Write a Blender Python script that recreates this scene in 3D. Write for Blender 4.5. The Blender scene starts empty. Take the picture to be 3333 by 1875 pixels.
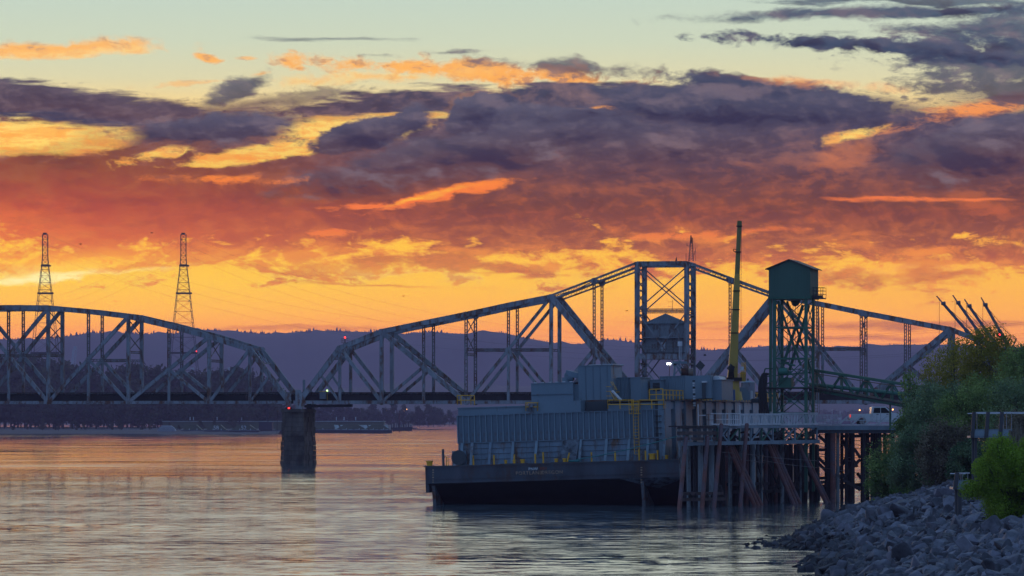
import bpy, math, random
import numpy as np
from mathutils import Vector, Matrix
R = math.radians
C = bpy.context.scene.collection
SC = bpy.context.scene
# ------------------------------------------------------------------ camera
F, CX, HY, CZ = 12940.0, 1666.5, 1362.0, 8.4      # focal length in photo pixels, horizon line, eye height above the water
cam_d = bpy.data.cameras.new('camera'); cam = bpy.data.objects.new('camera', cam_d); C.objects.link(cam)
cam.location = (0, 0, CZ); cam.rotation_euler = (R(90), 0, 0)
cam_d.sensor_width = 36.0; cam_d.lens = 36.0 * F / 3333.0
cam_d.shift_y = (HY - 937.5) / 3333.0
cam_d.clip_start = 1.0; cam_d.clip_end = 40000
SC.camera = cam
SC.view_settings.view_transform = 'Standard'; SC.view_settings.look = 'None'
SC.view_settings.exposure = 0.0; SC.view_settings.gamma = 1.0; SC.view_settings.use_curve_mapping = False
SC.cycles.max_bounces = 5; SC.cycles.diffuse_bounces = 2; SC.cycles.glossy_bounces = 3
SC.cycles.transmission_bounces = 3; SC.cycles.volume_bounces = 0; SC.cycles.transparent_max_bounces = 8
SC.cycles.sample_clamp_indirect = 4.0
# ------------------------------------------------------------------ colour helpers
def lin(c):
    return tuple((x/255/12.92 if x/255 <= .04045 else ((x/255+.055)/1.055)**2.4) for x in c)
def rgba(c): return (*lin(c), 1.0)
# ------------------------------------------------------------------ world: dusk sky with cloud banks, laid out by azimuth and elevation
world = bpy.data.worlds.new('World'); SC.world = world; world.use_nodes = True
world.cycles.sampling_method = 'MANUAL'; world.cycles.sample_map_resolution = 1024
WT = world.node_tree; WT.nodes.clear(); wl = WT.links.new
def wn(t, **k):
    n = WT.nodes.new(t)
    for a, b in k.items(): setattr(n, a, b)
    return n
def put(sock, v):
    if isinstance(v, bpy.types.NodeSocket): wl(v, sock)
    else: sock.default_value = v
def M(op, a, b=None, c=None, clamp=False):
    n = wn('ShaderNodeMath', operation=op, use_clamp=clamp); put(n.inputs[0], a)
    if b is not None: put(n.inputs[1], b)
    if c is not None: put(n.inputs[2], c)
    return n.outputs[0]
def VM(op, a, b=None, c=None):
    n = wn('ShaderNodeVectorMath', operation=op); put(n.inputs[0], a)
    if b is not None: put(n.inputs[1], b)
    if c is not None: put(n.inputs[2], c)
    return n.outputs['Value'] if op in ('LENGTH', 'DOT_PRODUCT') else n.outputs[0]
def SS(x, a, b, lo=0.0, hi=1.0):
    n = wn('ShaderNodeMapRange', interpolation_type='SMOOTHSTEP'); put(n.inputs[0], x)
    n.inputs[1].default_value = a; n.inputs[2].default_value = b; put(n.inputs[3], lo); put(n.inputs[4], hi)
    return n.outputs[0]
def MIX(f, a, b):
    n = wn('ShaderNodeMix', data_type='RGBA'); put(n.inputs[0], f); put(n.inputs[6], a); put(n.inputs[7], b)
    return n.outputs[2]
def RAMP(x, stops):
    n = wn('ShaderNodeValToRGB'); r = n.color_ramp; put(n.inputs[0], x)
    while len(r.elements) > 1: r.elements.remove(r.elements[-1])
    for i, (p, c) in enumerate(stops):
        e = r.elements[0] if i == 0 else r.elements.new(p)
        e.position = p; e.color = c if len(c) == 4 else rgba(c)
    return n.outputs[0]
def NOISE(vec, scale, detail=5, rough=.55, dist=0.0):
    n = wn('ShaderNodeTexNoise', noise_dimensions='2D'); put(n.inputs['Vector'], vec)
    n.inputs['Scale'].default_value = scale; n.inputs['Detail'].default_value = detail
    n.inputs['Roughness'].default_value = rough; n.inputs['Distortion'].default_value = dist
    return n
geo = wn('ShaderNodeTexCoord'); sep = wn('ShaderNodeSeparateXYZ'); wl(geo.outputs['Generated'], sep.inputs[0])
az = M('ARCTAN2', sep.outputs[0], sep.outputs[1]); el = M('ARCSINE', sep.outputs[2])
px = M('MULTIPLY_ADD', az, F, CX); py = M('MULTIPLY_ADD', el, -F, HY)          # degrees scaled so that 1 unit = 1/F rad
comb = wn('ShaderNodeCombineXYZ'); wl(px, comb.inputs[0]); wl(py, comb.inputs[1]); P0 = comb.outputs[0]
mp = wn('ShaderNodeMapping'); wl(P0, mp.inputs[0]); mp.inputs['Rotation'].default_value = (0, 0, R(9)); mp.inputs['Scale'].default_value = (.001, .0032, 1)
PS = mp.outputs[0]                                                              # flattened cloud space, drifting up to the right
warp = NOISE(PS, 2.2, 4, .6)
wv = VM('SUBTRACT', warp.outputs['Color'], (.5, .5, .5))
P = VM('MULTIPLY_ADD', wv, (150, 62, 0), P0)                                    # edges of every bank wander
nA = NOISE(PS, 4.2, 7, .62, .25).outputs[0]                                     # streaky billows
mpb = wn('ShaderNodeMapping'); wl(P0, mpb.inputs[0]); mpb.inputs['Scale'].default_value = (.001, .0014, 1); mpb.inputs['Location'].default_value = (3.3, 7.1, 0)
nB = NOISE(mpb.outputs[0], 6.5, 7, .56, .1).outputs[0]                          # rounder billows
mpr = wn('ShaderNodeMapping'); wl(VM('MULTIPLY_ADD', wv, (120, 60, 0), P0), mpr.inputs[0]); mpr.inputs['Rotation'].default_value = (0, 0, R(10)); mpr.inputs['Scale'].default_value = (.001, .0024, 1)
r1 = NOISE(mpr.outputs[0], 3.0, 5, .52).outputs[0]
r2 = NOISE(VM('ADD', mpr.outputs[0], (-.035, .05, 0)), 3.0, 5, .52).outputs[0]
relief = M('SUBTRACT', r1, r2)        # lit from low on the left
mpc = wn('ShaderNodeMapping'); wl(P0, mpc.inputs[0]); mpc.inputs['Scale'].default_value = (.001, .0085, 1)
nC = NOISE(mpc.outputs[0], 4.0, 5, .6, .1).outputs[0]                           # thin level streaks
mpd = wn('ShaderNodeMapping'); wl(P, mpd.inputs[0]); mpd.inputs['Rotation'].default_value = (0, 0, R(14)); mpd.inputs['Scale'].default_value = (.001, .0022, 1)
nD = NOISE(mpd.outputs[0], 17, 6, .68, .15).outputs[0]; nDc = M('MULTIPLY', M('SUBTRACT', nD, .5), .55)                # shreds and wisps along every edge
T = M('DIVIDE', py, 1400.0)                                                      # 0 top of picture, ~.97 horizon
def t_(y): return max(0, min(1, y/1400))
base = RAMP(T, [(0, (196,212,196)), (t_(140), (206,214,188)), (t_(260), (222,214,172)), (t_(360), (250,214,140)), (t_(430), (255,222,120)),
                (t_(560), (255,200,95)), (t_(760), (255,196,70)), (t_(920), (255,200,64)), (t_(1010), (255,186,60)), (t_(1080), (250,160,66)), (1, (236,140,90))])
U = M('DIVIDE', px, 3333.0, clamp=False)
left = SS(U, 1.0, -.1)                                                            # 1 towards the set sun
base = MIX(M('MULTIPLY', SS(U, -.1, 1.1), SS(T, .45, .7, 0.0, .45)), base, rgba((247,158,70)))
deckL = RAMP(T, [(0, (92,104,120)), (t_(200), (96,84,92)), (t_(330), (100,76,82)), (t_(460), (126,80,68)), (t_(560), (150,78,48)), (t_(680), (184,84,34)),
                 (t_(780), (216,106,34)), (t_(880), (240,144,56)), (t_(960), (222,140,66)), (1, (190,110,80))])
deckR = RAMP(T, [(0, (84,100,120)), (t_(140), (72,78,104)), (t_(300), (74,74,94)), (t_(420), (84,76,96)), (t_(520), (90,72,86)), (t_(600), (108,72,74)),
                 (t_(700), (130,76,64)), (t_(800), (158,90,60)), (t_(880), (196,104,58)), (t_(960), (196,120,84)), (1, (160,96,92))])
deck = MIX(SS(U, .02, .55), deckL, deckR)
deck_lt = RAMP(T, [(0, (120,132,144)), (t_(250), (150,122,122)), (t_(420), (148,114,112)), (t_(560), (160,98,80)), (t_(700), (196,100,54)), (t_(850), (246,150,60)), (1, (230,140,90))])
deck = MIX(SS(relief, .0, .18, 0.0, .7), deck, deck_lt)
deck = MIX(SS(nD, .44, .68, 0.0, .35), deck, deck_lt)
deck = MIX(SS(nB, .5, .75, 0.0, .3), deck, deck_lt)
deck = MIX(SS(relief, .0, -.16, 0.0, .5), deck, MIX(SS(T, .30, .62, .6, .15), deck, rgba((40,34,56))))
glow = RAMP(T, [(0, (250,206,160)), (t_(130), (255,190,112)), (t_(260), (255,178,90)), (t_(400), (255,172,74)), (t_(520), (255,150,66)), (t_(650), (250,124,50)),
                (t_(760), (252,132,48)), (t_(850), (255,180,70)), (t_(900), (255,216,120)), (1, (255,180,90))])
glow = MIX(SS(U, .35, 1.0, 0.0, .55), glow, rgba((244,128,84)))
bright = RAMP(T, [(0, (255,226,170)), (t_(280), (255,206,120)), (t_(450), (255,214,112)), (t_(650), (255,190,70)), (t_(880), (255,242,170)), (1, (255,214,110))])
slate = RAMP(T, [(0, (84,100,118)), (t_(150), (68,80,104)), (t_(300), (66,70,94)), (t_(400), (72,68,90)), (t_(480), (84,68,82)), (t_(600), (104,68,70)), (1, (120,76,72))])
slate = MIX(SS(relief, .02, .17, 0.0, .6), slate, rgba((128,112,122)))
slate = MIX(SS(nD, .46, .70, 0.0, .16), slate, rgba((140,122,128)))
slate = MIX(SS(relief, .0, -.15, 0.0, .7), slate, rgba((50,46,72)))
bright = MIX(SS(nC, .48, .62, 0.0, .6), bright, glow); bright = MIX(SS(nD, .45, .62, 0.0, .5), bright, glow)
glow = MIX(SS(nD, .5, .68, 0.0, .5), glow, deck_lt)
PAL = dict(deck=deck, glow=glow, bright=bright, slate=slate, clear=base)
# noise mixes for the edges
nAc = M('SUBTRACT', nA, .5); nBc = M('SUBTRACT', nB, .5); nCc = M('SUBTRACT', nC, .5)
NS = dict(A=M('ADD', nAc, nDc), B=M('ADD', nBc, nDc), C=M('MULTIPLY_ADD', nDc, .4, nCc))
col = base
def bank(cx, cy, rx, ry, rot, kind, amp=1.6, ns='A', soft=.5, rim=0.0, op=1.0, warped=True):
    """one cloud bank: an ellipse in sky angles whose edge is broken up by noise; rim lights its thin edge"""
    global col
    amp = min((1.0, 1.6, 2.3), key=lambda q: abs(q-amp))
    q = P if warped else P0; ca, sa = math.cos(R(rot)), math.sin(R(rot))
    u = M('ADD', VM('DOT_PRODUCT', q, (ca/rx, -sa/rx, 0)), -(cx*ca-cy*sa)/rx)
    v = M('ADD', VM('DOT_PRODUCT', q, (sa/ry, ca/ry, 0)), -(cx*sa+cy*ca)/ry)
    r = M('SQRT', M('MULTIPLY_ADD', u, u, M('MULTIPLY', v, v)))
    d = M('SUBTRACT', M('MULTIPLY_ADD', NS[ns], amp, 1.0), r)
    a = SS(d, 0.0, soft, 0.0, op)
    c = PAL[kind]
    if kind == 'slate': c = MIX(SS(v, -1.0, .35, .42, 0.0), c, (.165, .150, .205, 1))
    if rim > 0: c = MIX(SS(d, -.02, .05+rim, rim*5, 0.0), c, (.62, .30, .22, 1))
    col = MIX(a, col, c)
# the great deck right across the sky, ragged above and below
edge_top = M('SUBTRACT', M('SUBTRACT', py, 330.0), M('MULTIPLY', M('ADD', nDc, nAc), 240.0))
edge_bot = M('SUBTRACT', M('ADD', M('MULTIPLY_ADD', U, 40.0, 905.0), M('MULTIPLY', M('MULTIPLY_ADD', nDc, .8, nAc), 560.0)), py)
da = M('MULTIPLY', SS(edge_top, -20, 70), SS(edge_bot, -20, 110))
rimc = MIX(SS(edge_bot, 10, 110, .85, 0.0), deck, glow)
col = MIX(da, col, rimc)
# banks, far to near: cx cy rx ry rot kind
bank(80, 450, 230, 50, 2, 'bright', 1.0, 'C', .35)
bank(180, 465, 320, 60, 4, 'bright', 1.2, 'A', .4, op=.7)
bank(1130, 420, 330, 62, 4, 'bright', 1.5, 'A', .5, op=.95)
bank(850, 500, 300, 34, 8, 'bright', 1.6, 'A', .5, op=.9)
bank(560, 495, 190, 26, 14, 'bright', 2.0, 'A', .6, op=.9)
bank(190, 172, 420, 34, 3, 'glow', 1.6, 'B', .7)
bank(190, 186, 440, 20, 3, 'bright', 1.4, 'B', .8, op=.8)
bank(700, 195, 75, 17, -12, 'glow', 1.6, 'B', .6)
bank(830, 198, 60, 10, 0, 'glow', 2, 'B', .8, op=.7)
bank(960, 190, 90, 16, 0, 'glow', 2.4, 'B', .9, op=.5)
bank(860, 250, 60, 14, 8, 'glow', 2, 'B', .8, op=.8)
bank(1500, 238, 620, 48, -3, 'glow', 2.0, 'B', .6)
bank(1250, 258, 420, 26, 2, 'bright', 1.8, 'B', .8, op=.8)
bank(1850, 225, 420, 34, -4, 'deck', 2.4, 'B', .9, op=.85)
bank(1240, 182, 85, 12, 2, 'deck', 2.2, 'B', 1.0, op=.65)
bank(1500, 170, 110, 14, 0, 'deck', 2.4, 'A', 1.0, op=.8)
bank(1090, 126, 360, 12, -1, 'slate', 1.6, 'C', 1.0, op=.62)
bank(620, 280, 260, 10, 4, 'glow', 2.4, 'B', 1.0, op=.5)
bank(160, 345, 620, 78, -7, 'slate', 1.0, 'C', .35, rim=.0)
bank(120, 330, 760, 66, -6, 'deck', 1.0, 'C', .5, op=.5)
bank(1650, 335, 900, 62, 2, 'deck', .9, 'C', .3)
bank(1350, 380, 620, 20, 2, 'bright', 1.5, 'C', .7, op=.7)
bank(770, 300, 170, 38, 22, 'slate', 1.8, 'A', .7, op=.9)
bank(900, 330, 330, 34, 10, 'deck', 2.2, 'A', .8, op=.7)
bank(690, 430, 330, 66, 5, 'slate', 1.2, 'A', .4, rim=.16)
bank(1330, 400, 96, 58, 20, 'slate', 1.6, 'B', .45, warped=False)
bank(1560, 370, 142, 92, 25, 'glow', 1.1, 'B', .5, op=.4, warped=False)
bank(1560, 378, 135, 84, 25, 'slate', 1.1, 'B', .22, warped=False)
bank(1720, 400, 150, 66, 0, 'slate', 1.2, 'B', .25, warped=False)
bank(1960, 352, 120, 14, 6, 'glow', 1.6, 'B', .6, op=.9)
bank(1930, 410, 190, 66, 0, 'slate', 1.2, 'B', .25, warped=False)
bank(1180, 440, 190, 55, 12, 'slate', 1.3, 'B', .25)
bank(1550, 500, 780, 110, 11, 'slate', 1.1, 'A', .5, rim=.06)
bank(2200, 470, 520, 110, 5, 'slate', 1.0, 'B', .7, op=.8)
bank(2430, 345, 620, 92, -2, 'slate', .8, 'A', .35)
bank(2400, 280, 260, 46, -6, 'slate', 1.0, 'B', .4)
bank(2600, 270, 360, 22, -4, 'glow', 2.4, 'B', 1.0, op=.55)
bank(3180, 360, 330, 40, 12, 'glow', 2.2, 'A', .8, op=.9)
bank(2760, 445, 150, 24, 16, 'bright', 2.4, 'A', .8, op=.95)
bank(2720, 520, 180, 80, 30, 'glow', 2.4, 'B', 1.2, op=.35)
bank(3260, 480, 470, 125, 14, 'slate', 1.1, 'B', .35)
bank(3360, 225, 560, 150, 0, 'slate', 1.4, 'A', .5, op=.9)
bank(3420, 110, 620, 120, 3, 'slate', 1.5, 'A', .7, op=.9)
bank(2950, 172, 780, 36, -5, 'slate', 1.5, 'A', .45)
bank(2900, 50, 760, 30, 1, 'slate', 1.3, 'A', .6)
bank(3000, 10, 640, 26, 0, 'slate', 1.6, 'C', .6, op=.9)
bank(3050, 110, 420, 22, 2, 'slate', 2.0, 'C', 1.0, op=.6)
bank(-60, 735, 420, 110, 0, 'glow', 1.6, 'A', 1.1, op=.55)
# lit seams under the deck
bank(1420, 640, 330, 22, 11, 'glow', 1.6, 'A', .5)
bank(1180, 668, 150, 24, 2, 'glow', 1.9, 'A', .5)
bank(720, 592, 230, 24, 0, 'glow', 2.4, 'A', .7, op=.9)
bank(1380, 645, 200, 12, 12, 'bright', 1.4, 'A', .7, op=.8)
bank(2960, 655, 420, 9, 0, 'glow', 1.8, 'C', .9, op=.85)
bank(2170, 772, 200, 20, 4, 'glow', 2.6, 'B', .8, op=.75)
bank(2500, 765, 160, 12, 6, 'glow', 2.6, 'B', .9, op=.6)
bank(1060, 762, 90, 16, 3, 'glow', 2.4, 'A', .7, op=.8)
bank(3000, 820, 180, 16, 6, 'glow', 2.2, 'A', .9, op=.7)
bank(2950, 880, 520, 46, 2, 'glow', 1.4, 'A', 1.0, op=.75)
bank(2950, 900, 520, 40, 1, 'deck', 2.6, 'A', .9, op=.7)
bank(260, 860, 560, 60, 5, 'glow', 1.2, 'A', 1.0, op=.7)
bank(170, 905, 480, 22, 5, 'bright', 1.9, 'A', .8)
bank(420, 870, 180, 22, 10, 'deck', 2.4, 'A', .8, op=.7)
bank(1300, 850, 700, 60, -2, 'glow', 2.0, 'A', 1.0, op=.6)
bank(1350, 850, 460, 36, -3, 'deck', 2.6, 'A', .7, op=.7)
bank(1240, 928, 360, 8, -1, 'deck', 1.4, 'C', .9, op=.75)
bank(1750, 900, 130, 12, 3, 'deck', 2.0, 'A', .9, op=.8)
bank(1680, 885, 160, 7, 0, 'deck', 1.4, 'C', .9, op=.7)
bank(1020, 1068, 460, 10, 0, 'deck', 1.6, 'C', .9, op=.8)
bank(2950, 1060, 900, 20, 0, 'deck', 1.6, 'C', .8, op=.85)
bank(2900, 1105, 700, 12, 0, 'deck', 1.6, 'C', .9, op=.7)
bank(2200, 1040, 260, 8, 0, 'deck', 1.6, 'C', .9, op=.6)
# away from the sunset the horizon turns blue grey; overhead the sky goes on pale teal to blue with thin cloud
back = SS(M('ABSOLUTE', az), .28, 1.25)
hor_back = RAMP(M('MULTIPLY', el, 1.2), [(0, (.15,.20,.38,1)), (.12, (.22,.28,.50,1)), (.35, (.20,.32,.60,1)), (1, (.15,.29,.55,1))])
zen = RAMP(M('MULTIPLY', el, .9), [(0, (.60,.70,.60,1)), (.12, (1.0,1.10,.95,1)), (.28, (.62,.80,.88,1)), (.6, (.22,.39,.64,1)), (1, (.15,.29,.54,1))])
sky = wn('ShaderNodeTexSky', sky_type='NISHITA', sun_disc=False, sun_elevation=R(1.0), sun_rotation=R(-12)); sky.air_density = 1.0; sky.dust_density = 1.2
nish = VM('SCALE', sky.outputs[0]); nish.node.inputs['Scale'].default_value = .10
zen = MIX(.35, zen, nish)
high = MIX(SS(nA, .48, .7, 0.0, .25), zen, (.30, .32, .40, 1))
col = MIX(SS(el, .100, .17), col, high)
col = MIX(back, col, MIX(SS(nA, .48, .7, 0.0, .3), hor_back, (.24, .30, .46, 1)))
below = SS(el, 0.0, -.02); col = MIX(below, col, (.05, .06, .09, 1))
# the air near the horizon dims what lies behind it; the sky beyond is that much brighter
HD, HTOP, HLEN = 7.2e-5, 215.0, 12500.0                                           # haze density, its height above the eye, its length
path = M('MINIMUM', M('DIVIDE', HTOP, M('MAXIMUM', sep.outputs[2], .004)), HLEN)
trans = M('MULTIPLY', path, -HD); trans = M('POWER', math.e, trans)
air = VM('SCALE', (.10, .100, .215)); wl(M('SUBTRACT', 1.0, trans), air.node.inputs['Scale'])
colx = VM('MAXIMUM', VM('SUBTRACT', col, air), (.0, .0, .0))
inv = VM('SCALE', colx); wl(M('DIVIDE', 1.0, trans), inv.node.inputs['Scale'])
bg = wn('ShaderNodeBackground'); wl(inv, bg.inputs[0]); bg.inputs[1].default_value = 1.0
wo = wn('ShaderNodeOutputWorld'); wl(bg.outputs[0], wo.inputs[0])
# sun: already behind the cloud on the horizon, left of the picture
sd = bpy.data.lights.new('sun', 'SUN'); sun = bpy.data.objects.new('sun', sd); C.objects.link(sun)
sd.energy = .25; sd.angle = R(6); sd.color = (1.0, .55, .25)
sun.rotation_euler = Vector((math.sin(R(12)), -math.cos(R(12)), -math.tan(R(1.5)))).to_track_quat('-Z', 'Y').to_euler()
# ------------------------------------------------------------------ materials (procedural)
MATS = {}
def mat(name, colr, rough=.6, metal=0.0, var=.25, scale=.6, rust=0.0, streak=True, bump=0.0, spec=.5, tint=None, emit=None, estr=0, rustcol=(.10,.035,.015), rscale=None):
    if name in MATS: return MATS[name]
    m = bpy.data.materials.new(name); m.use_nodes = True; nt = m.node_tree; b = nt.nodes['Principled BSDF']; L = nt.links.new
    b.inputs['Roughness'].default_value = rough; b.inputs['Metallic'].default_value = metal; b.inputs['Specular IOR Level'].default_value = spec
    b.inputs['Base Color'].default_value = (*colr, 1)
    if emit:
        b.inputs['Emission Color'].default_value = (*emit, 1); b.inputs['Emission Strength'].default_value = estr
    if var > 0 or rust > 0:
        tc = nt.nodes.new('ShaderNodeTexCoord'); mp = nt.nodes.new('ShaderNodeMapping'); L(tc.outputs['Object'], mp.inputs[0])
        mp.inputs['Scale'].default_value = (scale, scale, scale*(.22 if streak else 1))
        n1 = nt.nodes.new('ShaderNodeTexNoise'); L(mp.outputs[0], n1.inputs[0]); n1.inputs['Scale'].default_value = 1.0; n1.inputs['Detail'].default_value = 6; n1.inputs['Roughness'].default_value = .65
        mr = nt.nodes.new('ShaderNodeMapRange'); L(n1.outputs[0], mr.inputs[0]); mr.inputs[1].default_value = .3; mr.inputs[2].default_value = .7; mr.inputs[3].default_value = 1-var; mr.inputs[4].default_value = 1+var
        mx = nt.nodes.new('ShaderNodeVectorMath'); mx.operation = 'SCALE'; mx.inputs[0].default_value = colr; L(mr.outputs[0], mx.inputs['Scale'])
        out = mx.outputs[0]
        if tint:
            n4 = nt.nodes.new('ShaderNodeTexNoise'); L(tc.outputs['Object'], n4.inputs[0]); n4.inputs['Scale'].default_value = scale*.7; n4.inputs['Detail'].default_value = 4
            m4 = nt.nodes.new('ShaderNodeMapRange'); L(n4.outputs[0], m4.inputs[0]); m4.inputs[1].default_value = .42; m4.inputs[2].default_value = .62
            x4 = nt.nodes.new('ShaderNodeMix'); x4.data_type = 'RGBA'; L(m4.outputs[0], x4.inputs[0]); L(out, x4.inputs[6]); x4.inputs[7].default_value = (*tint, 1); out = x4.outputs[2]
        if rust > 0:
            n2 = nt.nodes.new('ShaderNodeTexNoise'); mp2 = nt.nodes.new('ShaderNodeMapping'); L(tc.outputs['Object'], mp2.inputs[0]); rs = rscale or scale*2.2
            mp2.inputs['Scale'].default_value = (rs, rs, rs*(.35 if streak else 1)); mp2.inputs['Location'].default_value = (5, 9, 2)
            L(mp2.outputs[0], n2.inputs[0]); n2.inputs['Scale'].default_value = 1; n2.inputs['Detail'].default_value = 8; n2.inputs['Roughness'].default_value = .7
            m2 = nt.nodes.new('ShaderNodeMapRange'); L(n2.outputs[0], m2.inputs[0]); m2.inputs[1].default_value = .66-rust*.3; m2.inputs[2].default_value = .74-rust*.22
            m3 = nt.nodes.new('ShaderNodeMix'); m3.data_type = 'RGBA'; L(m2.outputs[0], m3.inputs[0]); L(out, m3.inputs[6]); m3.inputs[7].default_value = (*rustcol, 1); out = m3.outputs[2]
        L(out, b.inputs['Base Color'])
        if bump > 0:
            n3 = nt.nodes.new('ShaderNodeTexNoise'); L(tc.outputs['Object'], n3.inputs[0]); n3.inputs['Scale'].default_value = scale*5; n3.inputs['Detail'].default_value = 6
            bp = nt.nodes.new('ShaderNodeBump'); bp.inputs['Strength'].default_value = bump; bp.inputs['Distance'].default_value = .1; L(n3.outputs[0], bp.inputs['Height']); L(bp.outputs[0], b.inputs['Normal'])
    MATS[name] = m
    return m
def glowmat(name, c, s): return mat(name, (.1,.1,.1), var=0, emit=c, estr=s)

steel   = mat('bridge_paint', (.225,.255,.285), .7, var=.32, scale=.5, rust=.60, streak=True, rscale=1.0, rustcol=(.12,.05,.025))
steeldk = mat('bridge_lattice_paint', (.16,.17,.18), .8, var=.3, scale=.5, rust=.7)
deckmt  = mat('tarred_timber', (.020,.018,.018), .9, var=.4, scale=.8)
pierst  = mat('pier_stone', (.10,.085,.075), .9, var=.75, scale=.5, tint=(.05,.042,.036), bump=.3)
bgrey   = mat('barge_grey_paint', (.135,.205,.265), .6, var=.34, scale=.45, rust=.55, rscale=.6, rustcol=(.12,.06,.03))
bgrey2  = mat('barge_cabin_paint', (.15,.225,.28), .6, var=.14, scale=.3, rust=.34, rscale=.6, rustcol=(.08,.05,.035))
ribm    = mat('rib_paint', (.175,.26,.315), .55, var=.3, scale=.6, rust=.35)
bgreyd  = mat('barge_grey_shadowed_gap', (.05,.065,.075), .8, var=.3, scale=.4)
hullm   = mat('barge_hull_paint', (.045,.052,.068), .6, var=.6, scale=.5, rust=.55, rscale=.5, rustcol=(.06,.035,.03), tint=(.055,.075,.10))
hullbot = mat('barge_bottom_paint', (.012,.012,.014), .8, var=.3, scale=.5)
worn    = mat('worn_hull_paint', (.10,.13,.16), .7, var=.6, scale=.8, rust=.6, streak=False, rustcol=(.025,.028,.035))
yellow  = mat('yellow_paint', (.72,.38,.02), .55, var=.18, scale=1.0, rust=.35, rscale=2.0)
yellowd = mat('crane_yellow_paint', (.46,.31,.06), .55, var=.22, scale=.4, rust=.3, rscale=.8)
greenm  = mat('green_paint', (.028,.125,.085), .6, var=.25, scale=.5, rust=.25, rustcol=(.03,.03,.02))
greenh  = mat('green_sheet_metal', (.042,.115,.085), .6, var=.12, scale=.6, rust=.05)
greenp  = mat('green_pipe_paint', (.02,.14,.105), .5, var=.15, scale=.4)
roofm   = mat('roof_brown_metal', (.06,.045,.045), .6, var=.2)
rustp   = mat('rusted_pile_steel', (.17,.062,.048), .6, var=.35, scale=.8, rust=.3, streak=False, tint=(.12,.09,.11), bump=.2)
pilem   = mat('weathered_pile', (.19,.22,.235), .85, var=.5, scale=.9, rust=.5, rscale=1.0, rustcol=(.05,.03,.02))
piled   = mat('dark_creosote_pile', (.030,.028,.030), .85, var=.5, scale=.9)
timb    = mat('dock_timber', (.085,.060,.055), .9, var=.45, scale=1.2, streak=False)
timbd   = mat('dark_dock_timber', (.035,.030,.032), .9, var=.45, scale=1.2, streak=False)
galv    = mat('galvanised_beam', (.16,.23,.28), .5, var=.3, scale=.7, rust=.2)
whitep  = mat('white_rail_paint', (.50,.54,.58), .6, var=.22, scale=1.0, rust=.2, rscale=2)
blackr  = mat('black_rubber', (.012,.012,.014), .6, var=.2)
glassd  = mat('dark_window_glass', (.02,.025,.03), .12, var=0, spec=.6)
housem  = mat('machinery_house_siding', (.20,.235,.26), .8, var=.25, scale=.8, rust=.45, rscale=1.2, rustcol=(.10,.07,.055))
truckw  = mat('white_truck_paint', (.62,.66,.70), .3, var=.04)
chrome  = mat('chrome', (.5,.5,.52), .25, metal=1, var=0)
# ------------------------------------------------------------------ objects
def tag(o, label=None, cat=None, group=None, kind=None):
    if label: o['label'] = label
    if cat: o['category'] = cat
    if group: o['group'] = group
    if kind: o['kind'] = kind
    return o
def empty(name, loc=(0,0,0), label=None, cat=None, group=None, rot=None, kind=None):
    o = bpy.data.objects.new(name, None); o.location = loc
    if rot: o.rotation_euler = rot
    o.empty_display_size = .5; C.objects.link(o)
    o.matrix_basis = Matrix.LocRotScale(Vector(loc), o.rotation_euler, None)
    INV[o.name] = o.matrix_basis.inverted()
    return tag(o, label, cat, group, kind)
INV = {}
def V(*a): return Vector(a[0]) if len(a) == 1 else Vector(a)
def textmesh(name, cu):
    t = bpy.data.objects.new(name, cu); C.objects.link(t); dg = bpy.context.evaluated_depsgraph_get(); me = bpy.data.meshes.new_from_object(t.evaluated_get(dg)); ms = list(cu.materials)
    bpy.data.objects.remove(t); me.name = name
    if not me.materials: [me.materials.append(x) for x in ms]
    o = bpy.data.objects.new(name, me); C.objects.link(o); return o
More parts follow.
